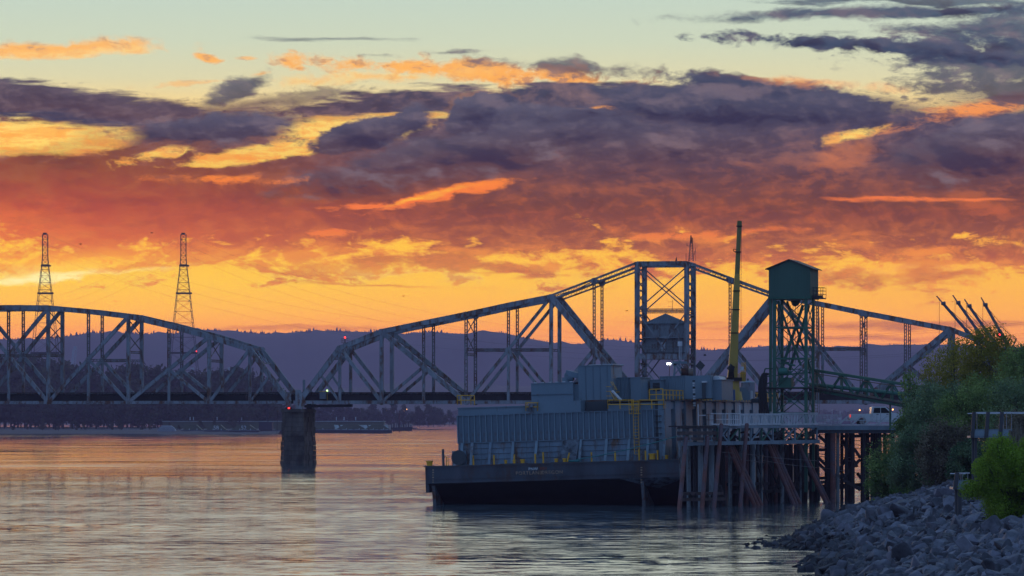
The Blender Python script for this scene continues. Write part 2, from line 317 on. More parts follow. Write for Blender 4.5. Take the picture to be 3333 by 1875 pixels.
class MB:
    """collects boxes, beams, tubes in world space; build() links them as one mesh object"""
    def __init__(s): s.v = []; s.f = []
    def add(s, vs, fs):
        n = len(s.v); s.v += [tuple(p) for p in vs]; s.f += [tuple(i+n for i in q) for q in fs]; return s
    def hexa(s, p): return s.add(p, [(0,3,2,1),(4,5,6,7),(0,1,5,4),(1,2,6,5),(2,3,7,6),(3,0,4,7)])
    def box(s, x0, x1, y0, y1, z0, z1): return s.hexa([(x0,y0,z0),(x1,y0,z0),(x1,y1,z0),(x0,y1,z0),(x0,y0,z1),(x1,y0,z1),(x1,y1,z1),(x0,y1,z1)])
    def beam(s, a, b, w, h, side=None):
        a = Vector(a); b = Vector(b); d = (b-a).normalized()
        sd = Vector(side) if side is not None else (Vector((1,0,0)) if abs(d.z) > .9 else Vector((0,0,1)).cross(d))
        sd = (sd - d*sd.dot(d)).normalized(); n = d.cross(sd).normalized(); sd = sd*w/2; n = n*h/2
        return s.hexa([a-sd-n, a+sd-n, a+sd+n, a-sd+n, b-sd-n, b+sd-n, b+sd+n, b-sd+n])
    def cyl(s, a, b, r0, r1=None, n=8, cap=True):
        a = Vector(a); b = Vector(b); d = (b-a).normalized(); r1 = r0 if r1 is None else r1
        u = d.orthogonal().normalized(); w = d.cross(u)
        vs = [a+(u*math.cos(t)+w*math.sin(t))*r0 for t in [2*math.pi*i/n for i in range(n)]] + [b+(u*math.cos(t)+w*math.sin(t))*r1 for t in [2*math.pi*i/n for i in range(n)]]
        fs = [(i, (i+1) % n, n+(i+1) % n, n+i) for i in range(n)]
        if cap: fs += [tuple(range(n-1, -1, -1)), tuple(range(n, 2*n))]
        return s.add(vs, fs)
    def tube(s, pts, r, n=5):
        for a, b in zip(pts[:-1], pts[1:]): s.cyl(a, b, r, r, n)
        return s
    def lattice(s, a, b, h, w, side, pitch=.7, bar=.07, ch=.13):
        """laced member: four corner angles with zigzag lacing front and back"""
        a = Vector(a); b = Vector(b); d = b-a; L = d.length; d.normalize(); sd = Vector(side); sd = (sd-d*sd.dot(d)).normalized(); n = d.cross(sd).normalized()
        for e in (-1, 1):
            for g in (-1, 1):
                o = n*(e*(h/2-ch/2)) + sd*(g*(w/2-.02)); s.beam(a+o, b+o, .05, ch, sd)
        k = max(2, int(L/pitch)); 
        for g in (-1, 1):
            for i in range(k):
                e = 1 if (i % 2) ^ (g > 0) else -1
                p = a+d*(L*i/k)+n*(e*(h/2-ch/2))+sd*(g*w/2); q = a+d*(L*(i+1)/k)-n*(e*(h/2-ch/2))+sd*(g*w/2)
                s.beam(p, q, .02, bar, sd)
        return s
    def prism(s, pts, off):
        n = len(pts); off = Vector(off); pts = [Vector(p) for p in pts]
        return s.add(pts+[p+off for p in pts], [tuple(range(n-1, -1, -1)), tuple(range(n, 2*n))]+[(i, (i+1) % n, n+(i+1) % n, n+i) for i in range(n)])
    def build(s, name, m, root=None, label=None, cat=None, group=None, kind=None, local=False, smooth=False):
        me = bpy.data.meshes.new(name); vs = s.v
        inv = None
        if root is not None and not local:
            inv = INV.get(root.name)
            if inv is None: inv = INV.get(root.parent.name) if root.parent else None
        if inv is not None: vs = [tuple(inv @ Vector(p)) for p in vs]
        me.from_pydata(vs, [], s.f); me.materials.append(m)
        if smooth: me.polygons.foreach_set('use_smooth', [True]*len(me.polygons))
        me.update()
        o = bpy.data.objects.new(name, me); C.objects.link(o)
        if root is not None: o.parent = root
        return tag(o, label, cat, group, kind)
def clone(o, parent=None, **k):
    c = o.copy(); C.objects.link(c)
    if parent is not None: c.parent = parent
    for ch in o.children: clone(ch, c)
    for a, b in k.items(): c[a] = b
    return c
def PX(x, y, Y): return Vector(((x-CX)/F*Y, Y, CZ-(y-HY)/F*Y))       # where the photo's measured angles meet distance Y
def ZY(y, Y): return CZ-(y-HY)/F*Y
def XY(x, Y): return (x-CX)/F*Y
# ------------------------------------------------------------------ river
def make_water():
    m = bpy.data.materials.new('river_water'); m.use_nodes = True; nt = m.node_tree; L = nt.links.new; b = nt.nodes['Principled BSDF']
    b.inputs['Base Color'].default_value = (.075,.110,.130,1); b.inputs['Roughness'].default_value = .02; b.inputs['IOR'].default_value = 1.9
    tc = nt.nodes.new('ShaderNodeTexCoord')
    def noise(sx, sy, det, rough, loc=0, rot=0):
        mp = nt.nodes.new('ShaderNodeMapping'); L(tc.outputs['Object'], mp.inputs[0]); mp.inputs['Scale'].default_value = (sx, sy, 1); mp.inputs['Location'].default_value = (loc, loc*.7, loc); mp.inputs['Rotation'].default_value = (0, 0, R(rot))
        n = nt.nodes.new('ShaderNodeTexNoise'); n.noise_dimensions = '2D'; L(mp.outputs[0], n.inputs[0]); n.inputs['Scale'].default_value = 1; n.inputs['Detail'].default_value = det; n.inputs['Roughness'].default_value = rough
        return n.outputs[0]
    def math_(op, a, b2=None, c=None):
        n = nt.nodes.new('ShaderNodeMath'); n.operation = op
        for i, v in enumerate((a, b2, c)):
            if v is None: continue
            if isinstance(v, bpy.types.NodeSocket): L(v, n.inputs[i])
            else: n.inputs[i].default_value = v
        return n.outputs[0]
    def mr(x, a, b_, lo, hi):
        n = nt.nodes.new('ShaderNodeMapRange'); n.interpolation_type = 'SMOOTHSTEP'; L(x, n.inputs[0])
        for i, v in enumerate((a, b_, lo, hi)): n.inputs[i+1].default_value = v
        return n.outputs[0]
    swell = noise(.10, .17, 4, .6, 3, 6); waves = noise(.42, .8, 3, .6, 11, -6); ripple = noise(2.2, 3.6, 3, .6, 7, 12)
    wind = noise(.022, .055, 8, .76, 21, 3)                                    # lanes of ruffled and calm water
    ww = mr(wind, .36, .66, .12, 1.8)
    sy = nt.nodes.new('ShaderNodeSeparateXYZ'); L(tc.outputs['Object'], sy.inputs[0]); ww = math_('MULTIPLY', ww, mr(sy.outputs[1], 220, 900, 1.55, .45))      # the far side lies in the lee and is calmer
    h = math_('ADD', math_('MULTIPLY', swell, .03), math_('MULTIPLY', math_('ADD', math_('MULTIPLY', waves, .014), math_('MULTIPLY', ripple, .004)), ww))
    bp = nt.nodes.new('ShaderNodeBump'); bp.inputs['Strength'].default_value = 1.0; bp.inputs['Distance'].default_value = 1.0; L(h, bp.inputs['Height']); va = nt.nodes.new('ShaderNodeVectorMath'); va.operation = 'ADD'; L(bp.outputs[0], va.inputs[0]); near = mr(sy.outputs[1], 230, 850, 1.0, 0.0)
    facet = noise(.34, .42, 8, .78, 31, 2); cross = noise(.25, .5, 6, .7, 41, 0); lane = noise(.016, .040, 6, .66, 51, 2)
    base_t = math_('MULTIPLY_ADD', near, -.004, -.015); amp_t = math_('MULTIPLY_ADD', near, .27, .055)
    ty = math_('ADD', base_t, math_('MULTIPLY', amp_t, math_('SUBTRACT', .5, facet))); ty = math_('ADD', ty, math_('MULTIPLY', math_('SUBTRACT', .5, lane), .13))
    tx = math_('MULTIPLY', math_('SUBTRACT', cross, .5), .09)
    cv_ = nt.nodes.new('ShaderNodeCombineXYZ'); L(tx, cv_.inputs[0]); L(ty, cv_.inputs[1]); L(cv_.outputs[0], va.inputs[1]); vn = nt.nodes.new('ShaderNodeVectorMath'); vn.operation = 'NORMALIZE'; L(va.outputs[0], vn.inputs[0]); L(vn.outputs[0], b.inputs['Normal'])      # the wave faces one sees lean towards the near shore
    return m
WATERM = make_water()
MB().add([(-9000,-200,0),(9000,-200,0),(9000,22000,0),(-9000,22000,0)], [(0,1,2,3)]).build('river', WATERM, kind='structure')
# ------------------------------------------------------------------ hills with a conifer ridge
rng = random.Random(7)
hillm = mat('forested_hill', (.035,.045,.035), .95, var=.35, scale=.004, streak=False, tint=(.06,.055,.045))
ridge_px = [(-400,1120),(0,1107),(60,1104),(170,1103),(260,1088),(330,1083),(420,1086),(560,1088),(640,1074),(700,1074),(760,1080),(860,1086),(925,1088),(960,1080),(1080,1076),(1160,1080),(1240,1082),(1330,1092),(1400,1078),(1450,1084),(1520,1087),(1600,1080),(1640,1083),(1700,1098),(1800,1116),(1860,1120),(1930,1118),(1985,1104),(2060,1114),(2140,1128),(2230,1140),(2330,1140),(2400,1136),(2470,1128),(2530,1124),(2600,1124),(2700,1130),(2800,1128),(2900,1122),(3000,1122),(3100,1122),(3200,1130),(3333,1136),(3900,1150)]
def ridge_y(x):
    for (a, ya), (b, yb) in zip(ridge_px[:-1], ridge_px[1:]):
        if a <= x <= b: return ya+(yb-ya)*(x-a)/(b-a)
    return ridge_px[0][1] if x < ridge_px[0][0] else ridge_px[-1][1]
def hill(name, Y0, depth, yfun, x0, x1, n=160, rows=9, seed=1):
    """a real slope: rises from the shore to the ridge and falls away behind"""
    r = random.Random(seed); vs = []; fs = []
    rough = [[r.uniform(-1, 1) for _ in range(n+1)] for _ in range(rows)]
    for j in range(rows):
        t = j/(rows-3)
        for i in range(n+1):
            x = x0+(x1-x0)*i/n; H = ZY(yfun(x), Y0+depth)
            Y = Y0+depth*t; k = math.sin(min(t, 1)*math.pi/2)**1.3 if t <= 1 else 1-(t-1)*1.2
            z = -2+(H+2)*k + (rough[j][i]*H*.05*(1 if 0 < t < 1 else 0))
            vs.append((XY(x, Y0+depth)*(.75+.25*min(t, 1)), Y, z))
    for j in range(rows-1):
        for i in range(n):
            a = j*(n+1)+i; fs.append((a, a+1, a+n+2, a+n+1))
    return MB().add(vs, fs).build(name, hillm, kind='structure', smooth=True)
hill('hills', 7600, 1500, ridge_y, -900, 4300)
low = lambda x: 1200 + 18*math.sin(x*.004+1) + 10*math.sin(x*.013) + (60 if x < 900 else 0)*0 
hill('lower_hills', 6000, 1200, lambda x: 1262+14*math.sin(x*.0031)+8*math.sin(x*.011+2), -900, 4300, seed=5)
# conifers along the skyline
mb = MB()
for k in range(1500):
    x = rng.uniform(-60, 3400); y = ridge_y(x)
    big = rng.random() < .12; hgt = rng.uniform(10, 17) if big else rng.uniform(4, 10)     # photo px
    if 1440 < x < 1900 or x > 2400: hgt *= .6
    Y = 9080+rng.uniform(-60, 20); b_ = PX(x, y+3, Y); hh = hgt*Y/F; r0 = hh*rng.uniform(.22, .38)
    mb.cyl(b_, b_+V(0, 0, hh), r0, r0*.05, 5, cap=False)
mb.build('ridge_conifers', mat('conifer_green', (.02,.03,.02), .95, var=0), kind='stuff', label='dark conifers standing along the skyline of the hills')
# ------------------------------------------------------------------ haze
HZ = 8.4
hz = MB().box(-2600, 2600, -60, 12500, -1.0, 223.5).build('haze', bpy.data.materials.new('haze_air'), kind='stuff')
hm = hz.data.materials[0]; hm.use_nodes = True; nt = hm.node_tree; nt.nodes.clear()
pv = nt.nodes.new('ShaderNodeVolumePrincipled'); mo = nt.nodes.new('ShaderNodeOutputMaterial'); nt.links.new(pv.outputs[0], mo.inputs['Volume'])
pv.inputs['Color'].default_value = (.88,.63,1.0,1); pv.inputs['Density'].default_value = HD; pv.inputs['Anisotropy'].default_value = 0.0
# ------------------------------------------------------------------ the railway bridge line
TH = R(10.2); BD = Vector((math.cos(TH), -math.sin(TH), 0)); BT = Vector((math.sin(TH), math.cos(TH), 0)); TW = 9.3
BC = Vector((XY(2154.5, 730), 730, 0))
def bs(px):
    k = (px-CX)/F; return (k*BC.y-BC.x)/(BD.x-k*BD.y)
def bz(px, py): return ZY(py, BC.y+bs(px)*BD.y)
def BP(s, z, t=0): p = BC+BD*s+BT*t; return Vector((p.x, p.y, z))
ZB = 11.42                                   # bottom chord centre
UPZ = Vector((0,0,1))
def member(root, name, a, b, h, w, lat=False, m=None, label=None, t=0, pitch=.62):
    """a, b = (s, z) in one truss plane; h in plane, w across"""
    A = BP(a[0], a[1], t); B_ = BP(b[0], b[1], t); mb = MB()
    if lat: mb.lattice(A, B_, h, w, BT, pitch)
    else:
        # two channels and cover plates: a solid face with a slightly inset web and raised edge angles
        mb.beam(A, B_, w, h*.86, BT)
        d = (B_-A).normalized(); n = d.cross(BT).normalized()
        for e in (-1, 1): mb.beam(A+n*e*h*.46, B_+n*e*h*.46, w+.07, h*.10, BT)
    return mb.build(name, m or (steeldk if lat else steel), root, label)
def pin(root, s, z, t, r=.5, name='gusset_plate'):
    mb = MB()
    for q in (-.36, .36):
        c = BP(s, z, t+q); pts = [c+BD*(math.cos(a)*r*1.05)+UPZ*(math.sin(a)*r) for a in [k*math.pi/5+.3 for k in range(10)]]
        mb.prism([p-BT*.02 for p in pts], BT*.04)
    mb.cyl(BP(s, z, t-.5), BP(s, z, t+.5), .13, n=8)
    return mb.build(name, steel, root)
def cross_lat(root, s, z0, z1, name='sway_brace', n=2):
    """sway bracing between the two trusses at one post"""
    mb = MB(); hgt = (z1-z0)/n
    for i in range(n):
        a = z0+i*hgt; b = a+hgt
        mb.beam(BP(s, a, .2), BP(s, b, TW-.2), .12, .16); mb.beam(BP(s, b, .2), BP(s, a, TW-.2), .12, .16)
    return mb.build(name, steeldk, root)
def deck(root, s0, s1, zb):
    for t in (.75, TW/2-1, TW/2+1, TW-.75):
        mb = MB().beam(BP(s0, zb+.95, t), BP(s1, zb+.95, t), .3, 1.05, BT)
        mb.build('floor_stringer', deckmt, root)
    mb = MB(); k = int((s1-s0)/.62)
    for i in range(k):
        s = s0+(i+.5)*(s1-s0)/k; j = rng.uniform(-.05, .05)
        mb.beam(BP(s, zb+1.62, .35+j), BP(s, zb+1.62, TW-.35+j), .26, .24, BD)
    mb.build('track_ties', deckmt, root, kind='stuff')
    for t in (1.9, 3.35, TW-3.35, TW-1.9): MB().beam(BP(s0, zb+1.82, t), BP(s1, zb+1.82, t), .07, .15, BT).build('rail', steeldk, root)
    MB().beam(BP(s0, zb+1.9, .55), BP(s1, zb+1.9, .55), .16, .14, BT).build('guard_timber', deckmt, root)
    mb = MB(); k = int((s1-s0)/.62)
    n = max(2, int((s1-s0)/7.75))
    for i in range(n+1):
        s = s0+(s1-s0)*i/n
        MB().beam(BP(s, zb+.3, .2), BP(s, zb+.3, TW-.2), .35, .9, BD).build('floor_beam', deckmt, root)

# swing span -------------------------------------------------------
sw = empty('swing_bridge', BP(0, 9.5, TW/2), 'long grey steel swing span rising to a square tower, right of the stone pier', 'bridge')
LN = [(1106,1133),(1242,1079),(1379,1051),(1517,1023),(1655,993),(1794,966),(1934,913),(2074,859)]
top = [(bs(x), bz(x, y)) for x, y in LN]; endb = (bs(973), ZB)
def half(sg):
    T_ = [(sg*s, z) for s, z in top]; E = (sg*endb[0], ZB)
    for t in (0, TW):
        M_ = lambda n, a, b, h, w, lat=False, **k: member(sw, n, a, b, h, w, lat, t=t, **k)
        M_('end_post', E, T_[0], .92, .62)
        for a, b in zip(T_[:5], T_[1:6]): M_('top_chord', a, b, .88, .66)
        for a, b in zip(T_[5:7], T_[6:8]):                       # slender doubled chord up to the tower
            n = .36
            M_('top_chord', (a[0], a[1]+.25), (b[0], b[1]+.25), .36, .4)
            M_('eye_bar', (a[0], a[1]-.45), (b[0], b[1]-.55), .28, .3)
            mb = MB(); k = 16
            for i in range(k):
                p = [a[0]+(b[0]-a[0])*(i+(0 if q == 0 else 1))/k for q in (0, 1)]; zc = [a[1]+(b[1]-a[1])*(i+q)/k for q in (0, 1)]
                u, v = (.25, -.45) if i % 2 else (-.45, .25)
                mb.beam(BP(p[0], zc[0]+u, t), BP(p[1], zc[1]+v, t), .06, .07, BT)
            mb.build('chord_lacing', steeldk, sw)
        bt = lambda i, z=ZB: (T_[i][0], z)
        mid = lambda a, b, f=.5: (a[0]+(b[0]-a[0])*f, a[1]+(b[1]-a[1])*f)
        # hip hanger, mains, sub posts
        M_('hip_hanger', T_[0], bt(0), .50, .5)
        m0 = mid(E, T_[0], .52); M_('sub_strut', m0, bt(0), .42, .4)
        M_('diagonal', T_[0], bt(1), .62, .55)
        M_('vertical_post', T_[1], bt(1), .66, .6)
        M_('diagonal', T_[1], bt(3), .86, .62)
        m1 = mid(T_[1], bt(3), .5); m1 = (T_[2][0], T_[1][1]+(ZB-T_[1][1])*(T_[2][0]-T_[1][0])/(T_[3][0]-T_[1][0]))
        M_('sub_post', T_[2], m1, .52, .5, True); M_('sub_post', m1, bt(2), .5, .46); M_('sub_strut', m1, bt(1), .5, .45)
        M_('vertical_post', T_[3], bt(3), .56, .55, True)
        M_('diagonal', T_[5], bt(3), .52, .5)
        m2 = (T_[4][0], T_[5][1]+(ZB-T_[5][1])*(T_[4][0]-T_[5][0])/(T_[3][0]-T_[5][0]))
        M_('sub_post', T_[4], m2, .52, .5, True); M_('sub_post', m2, bt(4), .5, .46); M_('sub_strut', m2, bt(5), .52, .48)
        M_('vertical_post', T_[5], bt(5), .64, .6)
        M_('diagonal', T_[5], bt(7), 1.0, .66)
        m3 = (T_[6][0], T_[5][1]+(ZB-T_[5][1])*(T_[6][0]-T_[5][0])/(T_[7][0]-T_[5][0]))
        M_('sub_post', T_[6], m3, .52, .5, True); M_('sub_post', m3, bt(6), .5, .46); M_('sub_strut', m3, bt(5), .66, .5)
        M_('tower_leg', (T_[7][0], T_[7][1]+.4), bt(7, ZB-.4), .86, .7)
        M_('horizontal_strut', (T_[3][0], m2[1]), (T_[5][0], m2[1]), .5, .4, True)
        for i, q in ((0, T_[0]), (1, T_[1]), (3, T_[3]), (5, T_[5]), (6, T_[6])): pin(sw, q[0], q[1]-.1, t, .62)
        for q in (m1, m2, m3): pin(sw, q[0], q[1], t, .5)
        for i in (1, 3, 5): pin(sw, T_[i][0], ZB, t, .55)
    # bracing across
    zt = lambda i: T_[i][1]
    cross_lat(sw, T_[3][0], zt(3)-7.0, zt(3)-.6, n=2); 
    MB().lattice(BP(T_[3][0], zt(3)-7.4, .2), BP(T_[3][0], zt(3)-7.4, TW-.2), .5, .4, BD).build('cross_strut', steeldk, sw)
    for i in (1, 2, 3, 4, 5, 6):
        MB().beam(BP(T_[i][0], zt(i)+.05, .3), BP(T_[i][0], zt(i)+.05, TW-.3), .3, .35, BD).build('cross_strut', steeldk, sw)
        if i < 6:
            mb = MB(); a, b = T_[i], T_[i+1]
            mb.beam(BP(a[0], a[1], .3), BP(b[0], b[1], TW-.3), .14, .14); mb.beam(BP(a[0], a[1]-.02, TW-.3), BP(b[0], b[1]-.02, .3), .14, .14); mb.build('lateral_brace', steeldk, sw)
    # bracing in the plane of the long diagonals
    for (a, b) in ((T_[5], (T_[7][0], ZB)), (T_[1], (T_[3][0], ZB))):
        mb = MB(); k = 5
        for i in range(k):
            f0, f1 = .06+.8*i/k, .06+.8*(i+1)/k
            for (g0, g1) in ((.35, TW-.35), (TW-.35, .35)):
                p = [a[0]+(b[0]-a[0])*f for f in (f0, f1)]; z = [a[1]+(b[1]-a[1])*f for f in (f0, f1)]
                mb.beam(BP(p[0], z[0], g0), BP(p[1], z[1], g1), .13, .13)
            mb.beam(BP(p[1], z[1], .35), BP(p[1], z[1], TW-.35), .3, .3)
        mb.build('diagonal_lacing', steeldk, sw)
    mb = MB(); a, b = E, T_[0]                                    # portal frame
    P_ = lambda f, t: BP(a[0]+(b[0]-a[0])*f, a[1]+(b[1]-a[1])*f, t)
    for f in (.80, 1.0): mb.beam(P_(f, .3), P_(f, TW-.3), .25, .25)
    for i in range(5):
        t0, t1 = .3+(TW-.6)*i/5, .3+(TW-.6)*(i+1)/5
        mb.beam(P_(.80, t0), P_(1.0, t1), .12, .12); mb.beam(P_(1.0, t0), P_(.80, t1), .12, .12)
    mb.build('portal_frame', steel, sw)
half(1); half(-1)
s7 = top[7][0]; z7 = top[7][1]
for t in (0, TW):
    member(sw, 'tower_top_beam', (-s7, z7+.05), (s7, z7+.05), .8, .6, t=t)
    for (za, zb_) in ((bz(2154, 1009), z7-.6), (15.5, bz(2154, 1015))):
        member(sw, 'tower_brace', (s7, za), (-s7, zb_), .2, .2, t=t); member(sw, 'tower_brace', (-s7, za), (s7, zb_), .2, .2, t=t+.12)
    member(sw, 'tower_strut', (s7, bz(2154, 1010)), (-s7, bz(2154, 1010)), .62, .4, True, t=t, pitch=.5)
for s in (s7, -s7):
    zz = z7-.5; 
    for i in range(5):
        cross_lat(sw, s, zz-4.1, zz-.15, 'tower_cross_brace', 2); MB().beam(BP(s, zz-4.3, .3), BP(s, zz-4.3, TW-.3), .3, .3, BD).build('cross_strut', steeldk, sw); zz -= 4.5
MB().beam(BP(s7, z7+.1, .3), BP(s7, z7+.1, TW-.3), .4, .7, BD).build('cross_strut', steel, sw)
MB().beam(BP(-s7, z7+.1, .3), BP(-s7, z7+.1, TW-.3), .4, .7, BD).build('cross_strut', steel, sw)
for t in (0, TW):
    mb = MB().beam(BP(endb[0]-1, ZB, t), BP(-endb[0]+1, ZB, t), .6, .50, BT).beam(BP(endb[0]-1, ZB+.28, t), BP(-endb[0]+1, ZB+.28, t), .74, .07, BT).beam(BP(endb[0]-1, ZB-.28, t), BP(-endb[0]+1, ZB-.28, t), .74, .07, BT)
    mb.build('bottom_chord', steel, sw)
deck(sw, endb[0]-.5, -endb[0]+.5, ZB-.1)
for sg in (1, -1):                                                # heel plates that hang down past the chord at the ends
    for t in (0, TW):
        MB().prism([BP(sg*(endb[0]-.6), ZB+2.3, t-.42), BP(sg*(endb[0]-.6), ZB-1.5, t-.42), BP(sg*(endb[0]+.6), ZB-1.5, t-.42), BP(sg*(endb[0]+1.3), ZB-.3, t-.42), BP(sg*(endb[0]+1.3), ZB+.4, t-.42), BP(sg*(endb[0]+.4), ZB+2.3, t-.42)], BT*.08).build('heel_plate', steel, sw)
    MB().beam(BP(sg*(endb[0]+1.0), ZB-.75, .6), BP(sg*(endb[0]+10), ZB-.62, .6), 1.2, .5, BT).build('wedge_gear', deckmt, sw)
zg = bz(2154, 1160)                                               # girder under the machinery house
MB().beam(BP(s7, zg, -.1), BP(-s7, zg, -.1), .4, .95, BT).beam(BP(s7, zg+.5, -.1), BP(-s7, zg+.5, -.1), .6, .06, BT).beam(BP(s7, zg-.5, -.1), BP(-s7, zg-.5, -.1), .6, .06, BT).build('house_girder', steel, sw)
MB().beam(BP(s7, zg, TW), BP(-s7, zg, TW), .4, .95, BT).build('house_girder', steel, sw)
for t in (0, TW):
    member(sw, 'tower_brace', (s7, zg-.7), (-s7*.1, ZB+1.8), .2, .2, t=t); member(sw, 'tower_brace', (-s7, zg-.7), (s7*.1, ZB+1.8), .2, .2, t=t)
# machinery house ---------------------------------------------------
mh = empty('machinery_house', BP(0, zg+.55, 4), 'weathered grey machinery house with pyramid roof inside the bridge tower', 'house')
hx = s7+1.35; hx2 = -s7-.55; z0 = zg+.55; ze = bz(2154, 1053); zr = bz(2154, 1018)
mb = MB()
def hb(s0, s1, za, zb_, t0, t1): mb.hexa([BP(s0,za,t0),BP(s1,za,t0),BP(s1,za,t1),BP(s0,za,t1),BP(s0,zb_,t0),BP(s1,zb_,t0),BP(s1,zb_,t1),BP(s0,zb_,t1)])
T0, T1 = 1.4, 7.9
hb(hx, hx2, z0, ze, T0, T1); mb.build('wall', housem, mh)
mb = MB(); rf = [BP(hx-.5, ze, T0-.5), BP(hx2+.5, ze, T0-.5), BP(hx2+.5, ze, T1+.5), BP(hx-.5, ze, T1+.5), BP(0, zr, (T0+T1)/2)]
mb.add([p for p in rf], [(0,3,2,1),(0,1,4),(1,2,4),(2,3,4),(3,0,4)]); mb.build('roof', mat('roof_corrugated', (.14,.17,.20), .6, var=.25, scale=1), mh)
for i in range(17):                                              # roof seams
    f = (i+.5)/17; s = (hx-.5)+(hx2-hx+1)*f; k = 1-abs(2*f-1)
    p = BP(s, ze+.03, T0-.5); q = BP(s, ze+(zr-ze)*k*.96, T0-.5+((T0+T1)/2-T0+.5)*k*.96)
    MB().beam(p, q, .07, .05).build('roof_seam', mat('seam', (.10,.12,.14), .6, var=0), mh)
for i, za in enumerate([z0+.4+.42*k for k in range(14)]):
    if za < ze-.1: mb = MB(); hb(hx-.02, hx2+.02, za, za+.05, T0-.03, T0); mb.build('siding_board', housem, mh)
def hwin(s0, s1, za, zb_, name='window', m=glassd):
    f = MB(); 
    global mb
    mb = MB(); hb(s0-.1, s1+.1, za-.1, zb_+.1, T0-.10, T0-.035); o = mb.build(name, housem, mh)
    mb = MB(); hb(s0, s1, za, zb_, T0-.13, T0-.102); mb.build('pane', m, o)
    mb = MB(); hb((s0+s1)/2-.04, (s0+s1)/2+.04, za, zb_, T0-.16, T0-.132); mb.build('glazing_bar', housem, o)
sx = lambda px: bs(px)
for (x0, x1, y0, y1) in ((2118,2131,1118,1133), (2186,2201,1112,1130), (2122,2140,1058,1072), (2178,2197,1058,1072)):
    hwin(sx(x0), sx(x1), bz(2154, y1), bz(2154, y0))
hwin(sx(2149), sx(2162), bz(2154, 1143), bz(2154, 1113), 'door', whitep)
mb = MB(); hb(hx-.3, hx2+.3, bz(2154,1100), bz(2154,1097), T0-.9, T0+.02); mb.build('canopy_ledge', housem, mh)
mb = MB(); mb.prism([BP(sx(2146), bz(2154,1100), T0-1), BP(sx(2180), bz(2154,1103), T0-1), BP(sx(2162), bz(2154,1090), T0-1)], BT*.9); mb.build('porch_gable', housem, mh)
mb = MB(); hb(hx-.3, hx2+.3, z0+.02, z0+.14, -.4, T0); mb.build('walkway', timbd, mh)
for k in range(9):
    s = hx+(hx2-hx)*k/8; MB().beam(BP(s, z0+.14, -.3), BP(s, z0+1.2, -.3), .06, .06).build('railing_post', steeldk, mh)
for z_ in (z0+.65, z0+1.2): MB().beam(BP(hx, z_, -.3), BP(hx2, z_, -.3), .05, .05).build('railing_bar', steeldk, mh)
mb = MB(); hb(sx(2208), sx(2222), bz(2154,1127), bz(2154,1112), -.9, -.5); mb.build('electrical_box', whitep, mh)
for x in (2212, 2215, 2219): MB().cyl(BP(sx(x), bz(2154,1127), -.7), BP(sx(x), bz(2154,1175), -.7), .05, n=6).build('conduit', whitep, mh)
MB().tube([BP(sx(2211), bz(2154,1112), -.7), BP(sx(2211), bz(2154,1085), -.7), BP(sx(2206), bz(2154,1070), -.5)], .12, 6).build('vent_pipe', steeldk, mh)
# antenna mast on the right hand tower corner -------------------------
am = empty('antenna_mast', BP(bs(2247), z7+.5, 0), 'dark lattice antenna mast standing on the right corner of the bridge tower', 'antenna mast')
mb = MB(); x0, x1 = bs(2242), bs(2256); zt0 = z7+.45; zt1 = ZY(772, 727)
for (s, sT, t) in ((x0, bs(2248), -.4), (x1, bs(2253), -.4), (x0, bs(2248), .6), (x1, bs(2253), .6)): mb.beam(BP(s, zt0, t), BP(sT, zt1, t*.6+.04), .08, .08)
k = 9
for i in range(k):
    f0, f1 = i/k, (i+1)/k
    a0 = x0+(bs(2248)-x0)*f0; b0 = x1+(bs(2253)-x1)*f0; a1 = x0+(bs(2248)-x0)*f1; b1 = x1+(bs(2253)-x1)*f1
    mb.beam(BP(a0, zt0+(zt1-zt0)*f0, -.3), BP(b1, zt0+(zt1-zt0)*f1, -.3), .05, .05); mb.beam(BP(a1, zt0+(zt1-zt0)*f1, -.3), BP(b1, zt0+(zt1-zt0)*f1, -.3), .05, .05)
mb.build('lattice_body', steeldk, am)
MB().cyl(BP(bs(2249), zt1-1, 0), BP(bs(2249), zt1+.4, 0), .16, .12, 6).build('mast_head', steeldk, am)
MB().tube([BP(bs(2246), ZY(800,727), 0), BP(bs(2236), ZY(798,727), 0), BP(bs(2236), ZY(790,727), 0)], .05).build('side_arm', steeldk, am)
MB().tube([BP(bs(2254), ZY(826,727), 0), BP(bs(2260), ZY(826,727), 0), BP(bs(2262), ZY(815,727), 0)], .05).build('side_arm', steeldk, am)
MB().cyl(BP(bs(2233), zt0, 0), BP(bs(2233), ZY(823,727), 0), .04, n=5).build('whip_aerial', steeldk, am)
MB().beam(BP(bs(2256), zt0, 0), BP(bs(2264), zt0+2.2, 0), .04, .04).beam(BP(bs(2264), zt0, 0), BP(bs(2264), zt0+2.4, 0), .05, .05).build('rail_frame', steeldk, am)
yg = empty('yagi_aerial', BP(bs(2186), bz(2154,1005), 0), 'thin yagi aerial on a mast above the machinery house roof', 'aerial')
mb = MB().cyl(BP(bs(2189), bz(2154,1012), 0), BP(bs(2189), bz(2154,976), 0), .04, n=5)
for y in (982, 998): mb.beam(BP(bs(2176), bz(2154,y), 0), BP(bs(2189), bz(2154,y), 0), .03, .04); mb.beam(BP(bs(2176), bz(2154,y-3), 0), BP(bs(2176), bz(2154,y+3), 0), .03, .03)
mb.build('aerial_rods', steeldk, yg)

